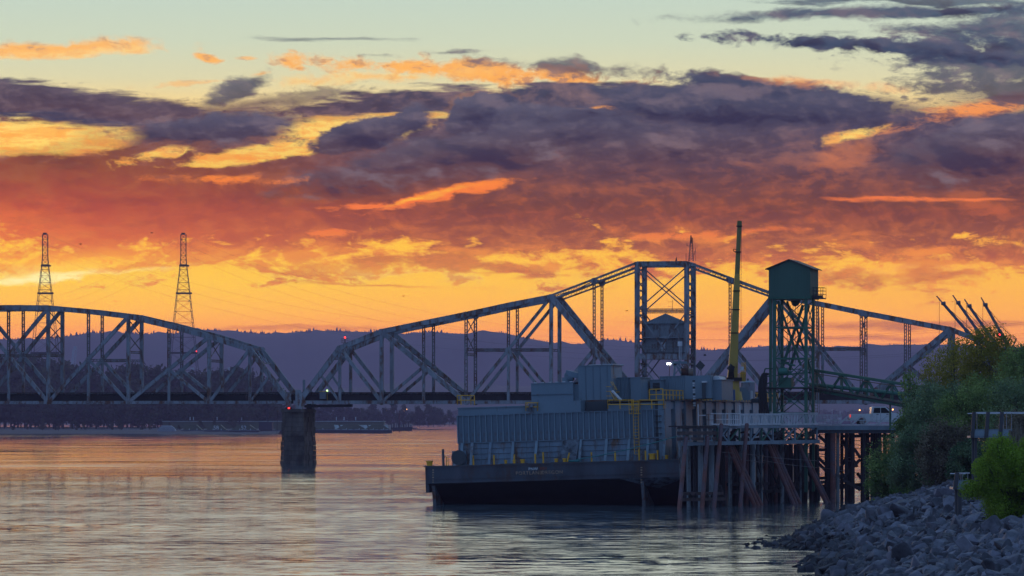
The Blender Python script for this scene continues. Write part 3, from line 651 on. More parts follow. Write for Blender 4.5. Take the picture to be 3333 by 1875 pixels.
# fixed span ---------------------------------------------------------
fx = empty('truss_bridge', BP(bs(28), 9.5, TW/2), 'grey steel camelback truss railway span left of the stone pier', 'bridge')
FN = [(813,1137),(681,1096),(550,1061),(418,1030),(288,1014),(157,1002),(28,1001)]
sC = bs(28); ftop = [(bs(x)-sC, bz(x, y)) for x, y in FN]; fe = (bs(943)-sC, ZB)
def fhalf(sg):
    Q = lambda p: (sC+sg*p[0], p[1]); T_ = [Q(p) for p in ftop]; E = Q(fe)
    for t in (0, TW):
        M_ = lambda n, a, b, h, w, lat=False, **k: member(fx, n, a, b, h, w, lat, t=t, **k)
        bt = lambda i: (T_[i][0], ZB)
        M_('end_post', E, T_[0], .95, .62)
        for a, b in zip(T_[:6], T_[1:7]): M_('top_chord', a, b, .95, .7)
        M_('bottom_chord', (E[0], ZB), (sC, ZB), .55, .5)
        M_('hip_hanger', T_[0], bt(0), .5, .5)
        m0 = (E[0]+(T_[0][0]-E[0])*.5, E[1]+(T_[0][1]-E[1])*.5); M_('sub_strut', m0, bt(0), .42, .4)
        M_('diagonal', T_[0], bt(1), .55, .5); M_('vertical_post', T_[1], bt(1), .64, .6)
        for (hi, lo, sub) in ((1, 3, 2), (3, 5, 4)):
            m = (T_[sub][0], T_[hi][1]+(ZB-T_[hi][1])*(T_[sub][0]-T_[hi][0])/(T_[lo][0]-T_[hi][0]))
            M_('diagonal', T_[hi], bt(lo), .66, .5); M_('sub_strut', m, bt(hi), .52, .45)
            M_('sub_post', T_[sub], m, .54, .5, True); M_('sub_post', m, bt(sub), .46, .45)
            M_('vertical_post', T_[lo], bt(lo), .62, .6); pin(fx, m[0], m[1], t, .45)
            pin(fx, T_[hi][0], T_[hi][1]-.1, t, .6)
        o5 = (2*sC-T_[5][0], ZB); M_('diagonal', T_[5], o5, .66, .5)
        if sg > 0: M_('sub_post', T_[6], (sC, (T_[5][1]+ZB)/2), .54, .5, True); M_('sub_post', (sC, (T_[5][1]+ZB)/2), bt(6), .46, .45)
        for i in (2, 3, 4, 5): pin(fx, T_[i][0], ZB, t, .42)
        pin(fx, T_[0][0], T_[0][1], t, .62)
    for i in (1, 3, 5):
        dz = (4.2, 6.4, 8.6)[(1, 3, 5).index(i)]
        cross_lat(fx, T_[i][0], T_[i][1]-dz, T_[i][1]-.6, n=(1, 2, 3)[(1, 3, 5).index(i)])
        MB().lattice(BP(T_[i][0], T_[i][1]-dz-.3, .2), BP(T_[i][0], T_[i][1]-dz-.3, TW-.2), .5, .4, BD).build('cross_strut', steeldk, fx)
    zc = (T_[3][1]+ZB)/2-.15
    for t in (0, TW): member(fx, 'horizontal_strut', (T_[4][0], zc), (T_[3][0], zc), .5, .4, True, t=t); member(fx, 'horizontal_strut', (T_[6][0], zc+1.0), (T_[5][0], zc+1.0), .5, .4, True, t=t)
    for i in range(6):
        a, b = T_[i], T_[i+1]
        MB().beam(BP(a[0], a[1], .3), BP(b[0], b[1], TW-.3), .14, .14).beam(BP(a[0], a[1]-.02, TW-.3), BP(b[0], b[1]-.02, .3), .14, .14).build('lateral_brace', steeldk, fx)
        MB().beam(BP(a[0], a[1]+.1, .3), BP(a[0], a[1]+.1, TW-.3), .3, .35, BD).build('cross_strut', steeldk, fx)
    mb = MB(); a, b = E, T_[0]; P_ = lambda f, t: BP(a[0]+(b[0]-a[0])*f, a[1]+(b[1]-a[1])*f, t)
    for f in (.74, 1.0): mb.beam(P_(f, .3), P_(f, TW-.3), .25, .25)
    for i in range(3):
        t0, t1 = .3+(TW-.6)*i/3, .3+(TW-.6)*(i+1)/3
        mb.beam(P_(.74, t0), P_(1.0, t1), .16, .16); mb.beam(P_(1.0, t0), P_(.74, t1), .16, .16)
    mb.build('portal_frame', steel, fx)
fhalf(1); fhalf(-1)
deck(fx, sC-abs(fe[0]), sC+abs(fe[0]), ZB-.1)
for t in (0, TW): MB().box(0,0,0,0,0,0) and MB().prism([BP(bs(932), ZB+1.9, t-.45), BP(bs(932), ZB-1.0, t-.45), BP(bs(949), ZB-1.0, t-.45), BP(bs(949), ZB+1.9, t-.45)], BT*.1).build('heel_plate', steel, fx)
# stone pier ---------------------------------------------------------
sp0, sp1 = bs(921), bs(921)+3.5
pr = empty('stone_pier', BP((sp0+sp1)/2, 0, TW/2), 'dark weathered stone block pier standing in the river under the meeting bridge spans', 'pier')
ptop = 9.55; nc = 12
def ring(f, grow=0):
    b = .30*(1-f)+grow; t0, t1 = -1.0-b, TW+1.2+b; a, c = sp0-.15-b, sp1+.35+b; q = 1.1
    return [(a, t0+q), (a+q*.8, t0), (c-q*.8, t0), (c, t0+q), (c, t1-q), (c-q*.8, t1), (a+q*.8, t1), (a, t1-q)]
for c in range(nc):
    z0_, z1_ = -1.2+(ptop+1.2)*c/nc, -1.2+(ptop+1.2)*(c+1)/nc-.05
    rg = ring(c/nc); off = (c % 2)*.5
    for i in range(8):
        a = Vector(rg[i]); b = Vector(rg[(i+1) % 8]); L_ = (b-a).length; n = max(1, round(L_/1.35))
        nrm = Vector(((b-a).y, -(b-a).x)).normalized()
        for k in range(n):
            f0, f1 = (k)/n, (k+1)/n-.03/L_
            if n > 2 and c % 2 and k < n-1: f0 += .5/n*(k > 0); f1 += .5/n
            pz = rng.uniform(-.10, .13); p, q = a+(b-a)*f0, a+(b-a)*f1
            if i in (2, 3, 4, 5, 6) or True:
                w = .8; o = nrm*pz
                P4 = [p+o, q+o, q-nrm*w, p-nrm*w]
                mb = MB().hexa([BP(v.x, z0_, v.y) for v in P4]+[BP(v.x, z1_, v.y) for v in P4]); mb.build('stone', pierst, pr)
core = [(x, t) for x, t in ring(.5, -.35)]
MB().prism([BP(s, -2, t) for s, t in core], (0, 0, ptop+2)).build('core', mat('mortar_joint', (.03,.028,.026), .95, var=.2), pr)
MB().prism([BP(s, ptop, t) for s, t in ring(1, .28)], (0, 0, .45)).build('cap', pierst, pr)
MB().prism([BP(s, ptop+.45, t) for s, t in ring(1, .1)], (0, 0, .2)).build('cap_step', pierst, pr)
for (s, t) in ((bs(938), .3), (bs(972), .3), (bs(938), TW), (bs(972), TW)):
    MB().prism([BP(s-.5, ptop+.65, t-.6), BP(s+.5, ptop+.65, t-.6), BP(s+.3, ZB-.3, t-.6), BP(s-.3, ZB-.3, t-.6)], BT*1.2).build('bearing', deckmt, pr)
MB().tube([BP(sp0-.5, ptop+.3, -2.2), BP(sp0-.6, 5, -2.4), BP(sp0-.35, 2.5, -2.6)], .03).build('hanging_cable', blackr, pr)
pv_ = empty('pivot_pier', BP(0, 0, TW/2), 'round stone pivot pier under the swing span tower behind the barge', 'pier')
MB().cyl(BP(0, -2, TW/2), BP(0, 9.2, TW/2), 6.4, 5.9, 28).build('drum', pierst, pv_)
MB().cyl(BP(0, 9.2, TW/2), BP(0, 10.4, TW/2), 5.2, 5.2, 28).build('turntable', deckmt, pv_)
# lamps, signals and gear on the bridge --------------------------------
redg = glowmat('red_lamp_glass', (1, .03, .02), 4); ambg = glowmat('amber_lamp_glass', (1, .42, .12), 6); whtg = glowmat('white_lamp_glass', (.85, .95, 1), 9); grng = glowmat('green_white_lamp_glass', (.6, 1, .35), 3)
def beacon(p, m, label, r=.17, name='beacon_lamp', stem=.8, group=None):
    e = empty(name, p, label, 'lamp', group)
    MB().cyl(p-V(0,0,stem), p, .06, n=6).build('stem', steeldk, e); MB().cyl(p, p+V(0,0,r*1.9), r, r*.8, 8).build('glass', m, e); MB().cyl(p+V(0,0,r*1.9), p+V(0,0,r*2.2), r*.85, r*.3, 8).build('cap', steeldk, e)
beacon(BP(bs(1123), ZY(1101, 740), 0), redg, 'red beacon lit on the small railed platform at the left hip of the swing span')
beacon(BP(bs(944), ZY(1333, 741), -.9), redg, 'red lamp lit on top of the stone pier under the bridge joint', .2, stem=.5)
beacon(BP(bs(1066), ZY(1274, 739), -.3), grng, 'small pale green lamp lit on the swing span deck right of the joint', .16, stem=1.2)
beacon(PX(3253, 1094, 711), redg, 'red beacon lit at the far right hip of the swing span above the trees', .22)
pl = empty('beacon_platform', BP(bs(1122), top[0][1]+.5, .4), 'small railed lamp platform on the left hip of the swing span', 'platform')
mb = MB(); s0, s1, zz = bs(1113), bs(1134), ZY(1115, 740)
for s in (s0, (s0+s1)/2, s1):
    for t in (-.6, .6): mb.beam(BP(s, zz, t), BP(s, zz+.75, t), .05, .05)
for z_ in (.35, .75):
    for t in (-.6, .6): mb.beam(BP(s0, zz+z_, t), BP(s1, zz+z_, t), .04, .04)
mb.build('railing', steeldk, pl); MB().hexa([BP(s0,zz-.06,-.6),BP(s1,zz-.06,-.6),BP(s1,zz-.06,.6),BP(s0,zz-.06,.6),BP(s0,zz,-.6),BP(s1,zz,-.6),BP(s1,zz,.6),BP(s0,zz,.6)]).build('floor', steeldk, pl)
MB().beam(BP(s0+.3, zz, 0), BP(s0+.3, top[0][1], 0), .1, .1).beam(BP(s1-.3, zz, 0), BP(s1-.3, top[0][1]+.2, 0), .1, .1).build('support_leg', steeldk, pl)
cb = empty('signal_cabinet', BP(bs(1052), ZB+1.6, .2), 'dark cabinet with yellow top frame on the swing span deck beside the pier', 'cabinet')
mb = MB().hexa([BP(s, z, t) for z in (ZB+.6, ZB+1.95) for (s, t) in ((bs(1042), -.5), (bs(1062), -.5), (bs(1062), .3), (bs(1042), .3))]); mb.build('body', mat('cabinet_grey', (.10,.12,.14), .6), cb)
MB().beam(BP(bs(1041), ZB+2.0, -.5), BP(bs(1068), ZB+2.0, -.5), .1, .1).beam(BP(bs(1067), ZB+2.0, -.5), BP(bs(1067), ZB+.4, -.5), .06, .06).build('frame', yellow, cb)
for (x, h, lab) in ((986, 1.6, 'left of the pair of grey vent pipes above the bridge joint'), (990.5, 1.6, 'right of the pair of grey vent pipes above the bridge joint')):
    e = empty('vent_pipe', BP(bs(x), ZB+2.0, .3), lab, 'pipe'); MB().cyl(BP(bs(x), ZB+1.9, .3), BP(bs(x), ZB+2.0+h+.6, .3), .13, n=8).build('pipe', steel, e)
lg = empty('light_gantry', BP(bs(808), ZB+1.7, -.5), 'dark ladder and caged hanger fixed to a post of the left span near the pier', 'ladder')
mb = MB()
for x in (803, 812): mb.beam(BP(bs(x), ZB+.3, -.5), BP(bs(x), ZY(1245, 744), -.5), .06, .06)
for k in range(12): mb.beam(BP(bs(802), ZB+.6+k*.35, -.5), BP(bs(814), ZB+.6+k*.35, -.5), .05, .05)
mb.build('rungs', steeldk, lg)
# ------------------------------------------------------------------ barge
BYAW = R(-14); BROLL = R(-1.75)
brot = (0, BROLL, BYAW); BO = Vector((XY(1384, 388), 388, .25))
BM = Matrix.LocRotScale(BO, __import__('mathutils').Euler(brot), None); BMI = BM.inverted()
def ray_local(px, py): return BMI @ Vector((0,0,CZ)), BMI.to_3x3() @ Vector(((px-CX)/F, 1, -(py-HY)/F))
def LP(px, py, yl):
    o, d = ray_local(px, py); k = (yl-o.y)/d.y; return o+d*k
def LX(px, py, xl):
    o, d = ray_local(px, py); k = (xl-o.x)/d.x; return o+d*k
class LB(MB):
    def build(s, name, m, root=None, **k): s.v = [tuple(BM @ Vector(p)) for p in s.v]; return MB.build(s, name, m, root, **k)
def bemp(name, loc, label, cat, group=None): return empty(name, BM @ Vector(loc), label, cat, group, rot=brot)
def pbox(mb, x0, x1, y0, y1, yl, dep, dx=0):
    a = LP(x0, y1, yl); b = LP(x1, y1, yl); c = LP(x0, y0, yl); d = LP(x1, y0, yl)
    za = (a.z+b.z)/2; zc = (c.z+d.z)/2
    return mb.box(a.x, b.x+dx, yl, yl+dep, za, zc)
bg_ = empty('barge', BO, 'big grey walled barge with dark hull moored beside the timber dock', 'barge', rot=brot)
zd = LP(1800, 1509, 0).z; xr = LP(2228, 1500, 0).x; LEN = 74.0
zk = LP(1800, 1563, 0).z                                     # knuckle where the rake starts
prof = [(0, zk), (0, zd), (LEN, zd), (LEN, -2.2), (7.5, -2.2), (3.2, .1)]
LB().prism([(0.35, y, z) for y, z in prof], (xr-.35, 0, 0)).build('hull', hullm, bg_)
LB().box(0, .35, .35, LEN, zk-.9, zd-.002).build('hull_side', hullm, bg_)
LB().prism([(.37, -.004+y, z-.006) for y, z in ((0.02, zk), (3.2, .1), (7.5, -2.2), (7.5, -2.3), (3.1, .02), (.1, zk-.1))], (xr-.4, 0, 0)).build('rake_bottom', hullbot, bg_)
LB().prism([(xr-6.4+.02, -.02, zk-.02), (xr-.1, -.02, zk-.02), (xr-.1, 3.0, .2), (xr-2.0, 2.4, .6), (xr-4.2, 1.0, zk-.75)], (0, -.05, -.03)).build('worn_patch', worn, bg_)
for z in (zd-.05, zk+.42, zk+.05): LB().box(.3, xr, -.07, 0, z-.05, z+.05).build('rub_rail', hullm, bg_)
LB().box(-.05, xr, -.1, LEN, zd, zd+.08).build('deck_plate', mat('deck_edge', (.07,.075,.08), .7, rust=.5), bg_)
for x in (1408, 2088):
    a = LP(x, 1580, .6); b = LP(x+13, 1580, .6)
    LB().prism([(a.x, .25, zk), (a.x, 5.5, -1.2), (a.x, .7, -1.2)], (.32, 0, 0)).build('skeg', mat('skeg_paint', (.11,.13,.15), .7, rust=.6, streak=False), bg_)
def btext(txt, px, py, h, m, sp=1.0):
    cu = bpy.data.curves.new('lettering', 'FONT'); cu.body = txt; cu.size = h/.70; cu.extrude = .006; cu.space_character = sp; cu.materials.append(m)
    o = textmesh('lettering', cu); o.parent = bg_
    p = LP(px, py, -.03); o.location = (p.x, -.085, p.z); o.rotation_euler = (R(90), 0, 0); o.scale = (1, 1, 1); return o
ltw = mat('white_letter_paint', (.75,.85,.9), .7, var=.1); ltr = mat('faded_letter_paint', (.42,.30,.20), .7, var=.5, scale=3, rust=.5, streak=False, rustcol=(.05,.025,.02)); lto = mat('rusty_letter_paint', (.26,.07,.03), .8, var=.4, scale=3)
btext('PNW', 1720.5, 1531, .27, ltw, 1.12); btext('8001', 1757, 1529, .27, lto, 1.0); btext('PORTLAND', 1679, 1546, .33, ltr, 1.16); btext('OREGON', 1761, 1543.5, .33, ltr, 1.16)
for x in (1407, 2085):                                       # draught marks
    mbd = LB()
    for k in range(7): p = LP(x, 1522+k*8, -.03); mbd.box(p.x, p.x+.16, -.03, -.004, p.z-.05, p.z+.05)
    mbd.build('draught_marks', ltr, bg_)
# deck house: lower planked bulwark with raking stanchions, tall ribbed wall above
YF = 1.6; X0 = LP(1491, 1450, YF).x; X1 = LP(2166, 1450, YF).x
zb0 = zd+.08; zm = LP(1800, 1433, YF).z; zt = LP(1800, 1344, YF).z; zu = LP(1800, 1317, YF).z; YE = 66
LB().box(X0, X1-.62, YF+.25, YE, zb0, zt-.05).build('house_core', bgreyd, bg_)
n = 36; pw = (X1-X0)/n
pbase = LB().box(.015, pw-.03, 0, .07, 0, zt-zm-.04); pm_ = bpy.data.meshes.new('wall_panel'); pm_.from_pydata(pbase.v, [], pbase.f); pm_.materials.append(bgrey)
rb = LB().box(-.045, .045, -.22, 0, 0, zt-zm-.02); rm_ = bpy.data.meshes.new('wall_rib'); rm_.from_pydata(rb.v, [], rb.f); rm_.materials.append(ribm)
for i in range(n):
    o = bpy.data.objects.new('wall_panel', pm_); C.objects.link(o); o.parent = bg_; o.location = (X0+i*pw, YF+.12+rng.uniform(-.02, .02), zm+.02); o.rotation_euler = (R(rng.uniform(-.25,.25)), 0, R(rng.uniform(-.8,.8)))
    o = bpy.data.objects.new('wall_rib', rm_); C.objects.link(o); o.parent = bg_; o.location = (X0+i*pw, YF+.13, zm+.02)
LB().box(X0-.06, X1+.02, YF-.02, YF+.2, zt-.04, zt+.03).build('wall_cap', bgrey, bg_)
LB().box(X0-.06, X1+.02, YF-.04, YF+.2, zm-.06, zm+.02).build('wall_sill', bgrey2, bg_)
rows = 4
for r_ in range(rows):
    za = zb0+(zm-.06-zb0)*r_/rows; zb_ = zb0+(zm-.06-zb0)*(r_+1)/rows-.03
    for i in range(9):
        xa = X0+(X1-X0)*i/9; xb = X0+(X1-X0)*(i+1)/9-.02
        LB().prism([(xa, YF+.02, za), (xa, YF+.16, za), (xa, YF+.16, zb_), (xa, YF+.09, zb_)], (xb-xa, 0, 0)).build('bulwark_plank', bgrey, bg_)
for i, px in enumerate((1500, 1533, 1592, 1666, 1742, 1832, 1886, 1970, 2044, 2106, 2160)):
    t_ = LP(px+5, 1436, YF); b_ = LP(px-1, 1507, YF-.75)
    LB().beam((t_.x, YF-.06, zm-.05), (b_.x, YF-.72, zb0), .26, .09, (1,0,0)).build('raking_stanchion', ribm if i != 2 else bgrey, bg_, label='bent rusty stanchion' if i == 2 else None)
a = LP(1834, 1434, YF); b = LP(1890, 1505, YF-.9)
LB().add([(a.x, YF-.1, zm), (b.x-.2, YF-.1, zm), (b.x-.5, YF-.95, zb0+.02), (a.x-.3, YF-.95, zb0+.02), (a.x, YF-.16, zm), (b.x-.2, YF-.16, zm), (b.x-.5, YF-1.02, zb0+.02), (a.x-.3, YF-1.02, zb0+.02)], [(0,3,2,1),(4,5,6,7),(0,1,5,4),(1,2,6,5),(2,3,7,6),(3,0,4,7)]).build('leaning_plate', worn, bg_)
# raised coaming with flat roof
LB().box(X0+.02, LP(1735,1330,YF).x, YF+.35, YE, zt+.03, zu-.1).build('coaming', bgrey2, bg_)
LB().box(X0-.05, LP(1735,1330,YF).x, YF+.25, YE, zu-.1, zu).build('roof_edge', bgrey2, bg_)
LB().box(LP(1736,1330,YF).x, LP(1888,1330,YF).x, YF+.3, YE-20, zt+.03, LP(1800,1306,YF).z).build('coaming', bgrey2, bg_)
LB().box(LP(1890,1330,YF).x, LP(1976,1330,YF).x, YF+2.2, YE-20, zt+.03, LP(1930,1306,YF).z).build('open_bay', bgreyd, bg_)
LB().box(LP(1976,1330,YF).x, X1-.3, YF+.3, YE-20, zt+.03, LP(2050,1312,YF).z).build('coaming', bgrey2, bg_)
LB().box(LP(1722,1318,YF).x, LP(1735,1318,YF).x, YF-.2, YF+.3, zu-.2, zu+.1).build('vent_box', bgrey, bg_)
# side wall: broad plates and dark recesses, receding
zs = LX(2200, 1305, X1).z; zsm = LX(2215, 1331, X1).z
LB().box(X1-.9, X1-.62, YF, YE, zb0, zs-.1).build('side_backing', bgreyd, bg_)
px = 2167.0; k = 0; ys = []
y_ = YF; pitch = 5.2
while y_ < YE:
    LB().box(X1-.62, X1, y_, y_+pitch*.60, zb0, zs).build('side_plate', bgrey2, bg_)
    LB().box(X1-.62, X1-.14, y_+pitch*.60, y_+pitch-.01, zsm, zs-.08).build('recess_panel', bgrey2, bg_)
    y_ += pitch
LB().box(X1-6, X1+.15, YF+.3, YE, zs, zs+.1).build('side_deck', mat('deck_edge', (.07,.075,.08), .7, rust=.5), bg_)
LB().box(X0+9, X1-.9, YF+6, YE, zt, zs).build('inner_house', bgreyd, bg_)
for k in range(5):                                            # steps on the corner
    z = LP(2165, 1352+k*19.5, YF).z; LB().box(X1-1.0, X1-.3, YF-.18, YF-.02, z-.05, z).build('step_bar', blackr, bg_)
# rails, ladder
def rail(name, root, pts, hgt, nb=2, every=1.1, m=yellow, r=.05, midrail=True):
    mb = LB()
    for a, b in zip(pts[:-1], pts[1:]):
        a = Vector(a); b = Vector(b); L_ = (b-a).length; k = max(1, int(round(L_/every)))
        for i in range(k+1): p = a+(b-a)*i/k; mb.beam(p, p+Vector((0,0,hgt)), r*1.6, r*1.6, (1,0,0))
        for q in range(nb): h_ = hgt*(q+1)/nb; mb.beam(a+Vector((0,0,h_)), b+Vector((0,0,h_)), r*1.5, r*1.7)
    return mb.build(name, m, root)
def railbox(x0, x1, ytop, ybot, yl, dep=1.4, **k):
    a = LP(x0, ybot, yl); b = LP(x1, ybot, yl); h = LP(x0, ytop, yl).z-a.z
    rail('guard_rail', bg_, [(a.x, yl+dep, a.z), (a.x, yl, a.z), (b.x, yl, b.z), (b.x, yl+dep, b.z)], h, **k)
railbox(1489, 1533, 1287, 1318, YF, every=1.3); railbox(1712, 1750, 1311, 1338, YF, dep=.6, every=.9)
railbox(1979, 2058, 1302, 1331, YF-.1, dep=.8, every=1.3); railbox(2083, 2161, 1302, 1330, YF-.1, dep=.8, every=1.5)
a = LX(2166, 1305, X1-.1)
for (q0, q1, yo) in ((2138, 2182, 1270), (2165, 2392, 1275)):
    pass
rail('guard_rail', bg_, [(X1-.2, YF+.5, zs+.1), (X1-.2, YE-1, zs+.1)], .95, every=1.6, r=.045)
rail('guard_rail', bg_, [(X1-1.6, YF+.8, zs+.1), (X1-.2, YF+.5, zs+.1)], 1.05, every=.7)
rail('guard_rail', bg_, [(X1-5.6, YF+4, zs+.1), (X1-5.6, YE-1, zs+.1)], .95, every=2.2)
mb = LB(); xa = LP(2063, 1400, YF-.3).x; xb = LP(2079, 1400, YF-.3).x; zl0 = zb0+.6; zl1 = LP(2070, 1302, YF-.3).z
for x in (xa, xb): mb.beam((x, YF-.3, zl0), (x, YF-.3, zl1), .05, .06, (1,0,0))
z = zl0
while z < zl1: mb.beam((xa, YF-.3, z), (xb, YF-.3, z), .04, .04); z += .3
mb.build('ladder', yellow, bg_)
mb = LB()
for k in range(3):
    z = LP(2070, 1346-k*14, YF-.3).z; mb.beam((xa-.25, YF-1.0, z), (xb+.2, YF-1.0, z), .05, .05); mb.beam((xa-.25, YF-.3, z), (xa-.25, YF-1.0, z), .05, .05); mb.beam((xb+.2, YF-.3, z), (xb+.2, YF-1.0, z), .05, .05)
for q in range(5): x = xa-.25+(xb-xa+.45)*q/4; mb.beam((x, YF-1.0, LP(2070,1346,YF).z), (x, YF-1.0, LP(2070,1303,YF).z), .04, .04)
mb.build('ladder_cage', yellow, bg_)
mb = LB(); p0 = LP(2000, 1300, YF); p1 = LP(1985, 1272, YF); p2 = LP(1973, 1272, YF)
for y in (YF, YF+.8):
    mb.beam((p0.x, y, p0.z), (p1.x, y, p1.z), .06, .06); mb.beam((p0.x+.1, y, p0.z+.9), (p1.x+.1, y, p1.z+.9), .05, .05)
    for z in (0, .45, .9): mb.beam((p2.x, y, p2.z+z-.5), (p1.x, y, p1.z+z-.5), .05, .05)
mb.build('stair_rail', yellow, bg_)
mb = LB(); p0 = LP(1993, 1272, YF+.9); p1 = LP(2022, 1303, YF+.9); mb.beam(p0, p1, .8, .12).build('chute', whitep, bg_)
# deck fittings
for px in (1541, 1608, 1674, 1742.5, 1768.5, 1846, 1926, 2003, 2081, 2102, 2141):
    a = LP(px, 1505, .35); h = 1.0 if px not in (1768.5, 2081) else 1.15
    tl = .25 if px == 1846 else 0
    LB().cyl((a.x, .35, zb0), (a.x+tl, .35, zb0+h*.92), .09, n=6).build('yellow_stanchion', yellow, bg_)
def bollard(px, yl, r=.33, h=.5, twin=True, lab='', m=yellow, **k):
    a = LP(px, 1505, yl); e = bemp('mooring_bollard', (a.x, yl, zb0), lab, 'bollard', 'mooring bollards on the barge deck')
    for q in ((-.42, .42) if twin else (0,)):
        LB().cyl((a.x+q, yl, zb0), (a.x+q, yl, zb0+h), r*.8, r*.8, 10).build('post', m, e); LB().cyl((a.x+q, yl, zb0+h), (a.x+q, yl, zb0+h+.12), r, r, 10).build('cap', m, e)
    LB().box(a.x-(.9 if twin else .4), a.x+(.9 if twin else .4), yl-.35, yl+.35, zb0, zb0+.05).build('base', hullm, e)
bollard(1398, .9, .36, .42, False, 'round yellow bollard at the far left corner of the barge deck')
bollard(1660, .45, .16, .28, True, 'low yellow twin bollard left of the PNW lettering')
bollard(1701, .5, .24, .3, False, 'short yellow bollard above the PORTLAND lettering')
bollard(1824, .45, .2, .28, True, 'yellow twin bollard where the green rope is tied')
bollard(2124, .6, .38, .5, False, 'large round yellow bollard near the right end of the barge deck')
bollard(2168, 1.2, .26, .3, False, 'small yellow bollard half hidden by the dock at the barge corner')
w = bemp('winch', (LP(1492,1505,.9).x, .9, zb0), 'grey winch with round drum at the left end of the barge deck', 'winch')
xa, xb = LP(1467,1490,.8).x, LP(1512,1490,.8).x; zw = LP(1490,1468,.8).z
LB().box(xa, xb, 1.3, 1.9, zb0, zw).build('back_plate', bgrey2, w); LB().cyl(((xa+xb)/2+.15, .75, zb0+.75), ((xa+xb)/2+.15, 1.3, zb0+.75), .62, n=16).build('drum', bgrey, w)
LB().cyl(((xa+xb)/2+.15, .62, zb0+.75), ((xa+xb)/2+.15, .75, zb0+.75), .74, n=16).build('flange', bgreyd, w)
LB().prism([(xa+.2, .8, zb0), (xa+.9, .8, zb0), (xa+.55, .8, zb0+.8)], (0, .4, 0)).build('brake_frame', whitep, w)
e = bemp('steel_post', (LP(1443,1505,.6).x, .6, zb0), 'tall thin dark post at the left end of the barge deck', 'post'); a = LP(1443,1505,.6)
LB().cyl((a.x, .6, zb0), (a.x, .6, LP(1443,1462,.6).z), .13, n=8).build('shaft', mat('dull_steel', (.08,.085,.10), .6, rust=.4), e)
e = bemp('small_rail_frame', (LP(1450,1505,.6).x, .7, zb0), 'small yellow pipe frame beside the tall thin dark post', 'frame')
a = LP(1449,1505,.7); b = LP(1453,1505,.7); z = LP(1450,1487,.7).z
LB().tube([(a.x-.25, .7, z), (b.x, .7, z), (b.x, .7, zb0)], .045).build('pipe', yellow, e); LB().cyl((LP(1459,1505,.7).x, .7, zb0), (LP(1459,1505,.7).x, .7, z+.05), .03, n=5).build('rod', yellow, e)
e = bemp('mooring_rope', LP(1825, 1503, .3), 'green mooring rope running from the barge bollard up to the dock', 'rope')
pts = []
for i in range(15): f = i/14; p = PX(1826+(2204-1826)*f, 1502-(1502-1420)*f**1.12+5*math.sin(f*math.pi), 386.6-12*f); pts.append(p)
MB().tube(pts, .045, 5).build('line', mat('green_rope', (.04,.22,.22), .8, var=.2, scale=3), e)
mb = LB(); 
for k in range(24):
    a_ = k*.62; c0 = LP(1868, 1504, .6); mb.cyl((c0.x+math.cos(a_)*(.5+.1*(k%3)), .5+math.sin(a_)*.25, zb0+.05+.03*(k//5)), (c0.x+math.cos(a_+.62)*(.5+.1*(k%3)), .5+math.sin(a_+.62)*.25, zb0+.07+.03*(k//5)), .05, n=5)
mb.build('coiled_rope', MATS['green_rope'], label='heap of green rope coiled on the barge deck under the leaning plate', cat='rope')
# boxes on the house ------------------------------------------------
def cabin(name, label, cat, x0, x1, y0, y1, yl, dep, seams=(), m=bgrey2, roofz=.08):
    a = LP((x0+x1)/2, y1, yl); e = bemp(name, (a.x, yl, a.z), label, cat); mb = LB(); pbox(mb, x0, x1, y0, y1, yl, dep); mb.build('body', m, e)
    zt_ = LP((x0+x1)/2, y0, yl).z; xa, xb = LP(x0, y0, yl).x, LP(x1, y0, yl).x; zb_ = a.z
    LB().box(xa-.06, xb+.06, yl-.06, yl+dep, zt_, zt_+roofz).build('roof', m, e)
    for s_ in seams: x = LP(s_, y1, yl).x; LB().box(x-.035, x+.035, yl-.06, yl-.001, zb_, zt_).build('seam_rib', bgrey, e)
    return e, xa, xb, zb_, zt_
e, xa, xb, zb_, zt_ = cabin('steel_cabin', 'low blank grey steel box at the left end of the barge house roof', 'cabin', 1730, 1866, 1248, 1308, 4.0, 9)
LB().box(xa-.03, xb+.03, 3.9, 3.99, zb_+.72, zb_+.80).build('base_rail', bgrey, e)
for k in range(6): x = xa+.3+(xb-xa-.6)*k/5; LB().box(x-.12, x+.12, 4.2, 4.5, zt_+.08, zt_+.16).build('roof_clip', whitep, e)
e, *_ = cabin('side_locker', 'narrow grey locker wedged between the low box and the tall box', 'locker', 1868, 1886, 1253, 1308, 4.6, 6)
e, xa, xb, zb_, zt_ = cabin('tall_cabin', 'tallest grey steel cabin with vertical seams standing on the barge house', 'cabin', 1884, 1992, 1191, 1302, 4.4, 5, seams=(1908, 1932, 1955, 1979))
LB().box(xa-.2, xb+.25, 4.1, 9, zb_-.16, zb_).build('base_skirt', mat('rusty_skirt', (.09,.085,.08), .8, rust=.8, streak=False), e)
LB().box(xa+1.0, xb+.1, 4.3, 9.5, zt_+.08, zt_+.14).build('roof_sheet', whitep, e)
dct = bemp('exhaust_duct', LP(1852, 1247, 6), 'round capped grey duct curving out beside the tall cabin', 'duct')
c = LP(1842, 1232, 6); LB().cyl((c.x, 6, LP(1842,1247,6).z), (c.x, 6, c.z+.1), .42, n=14).build('riser', bgrey2, dct); LB().cyl((c.x-.05, 6, c.z+.1), (c.x+.75, 6, c.z+.15), .44, n=14).build('elbow', bgrey2, dct)
LB().cyl((c.x+.75, 6, c.z+.15), (c.x+.8, 6, c.z+.15), .3, n=14).build('mouth', blackr, dct); LB().beam((c.x+.1, 6, c.z+.55), (c.x+1.6, 6, c.z+.15), 1.0, .55).build('hood', bgrey, dct)
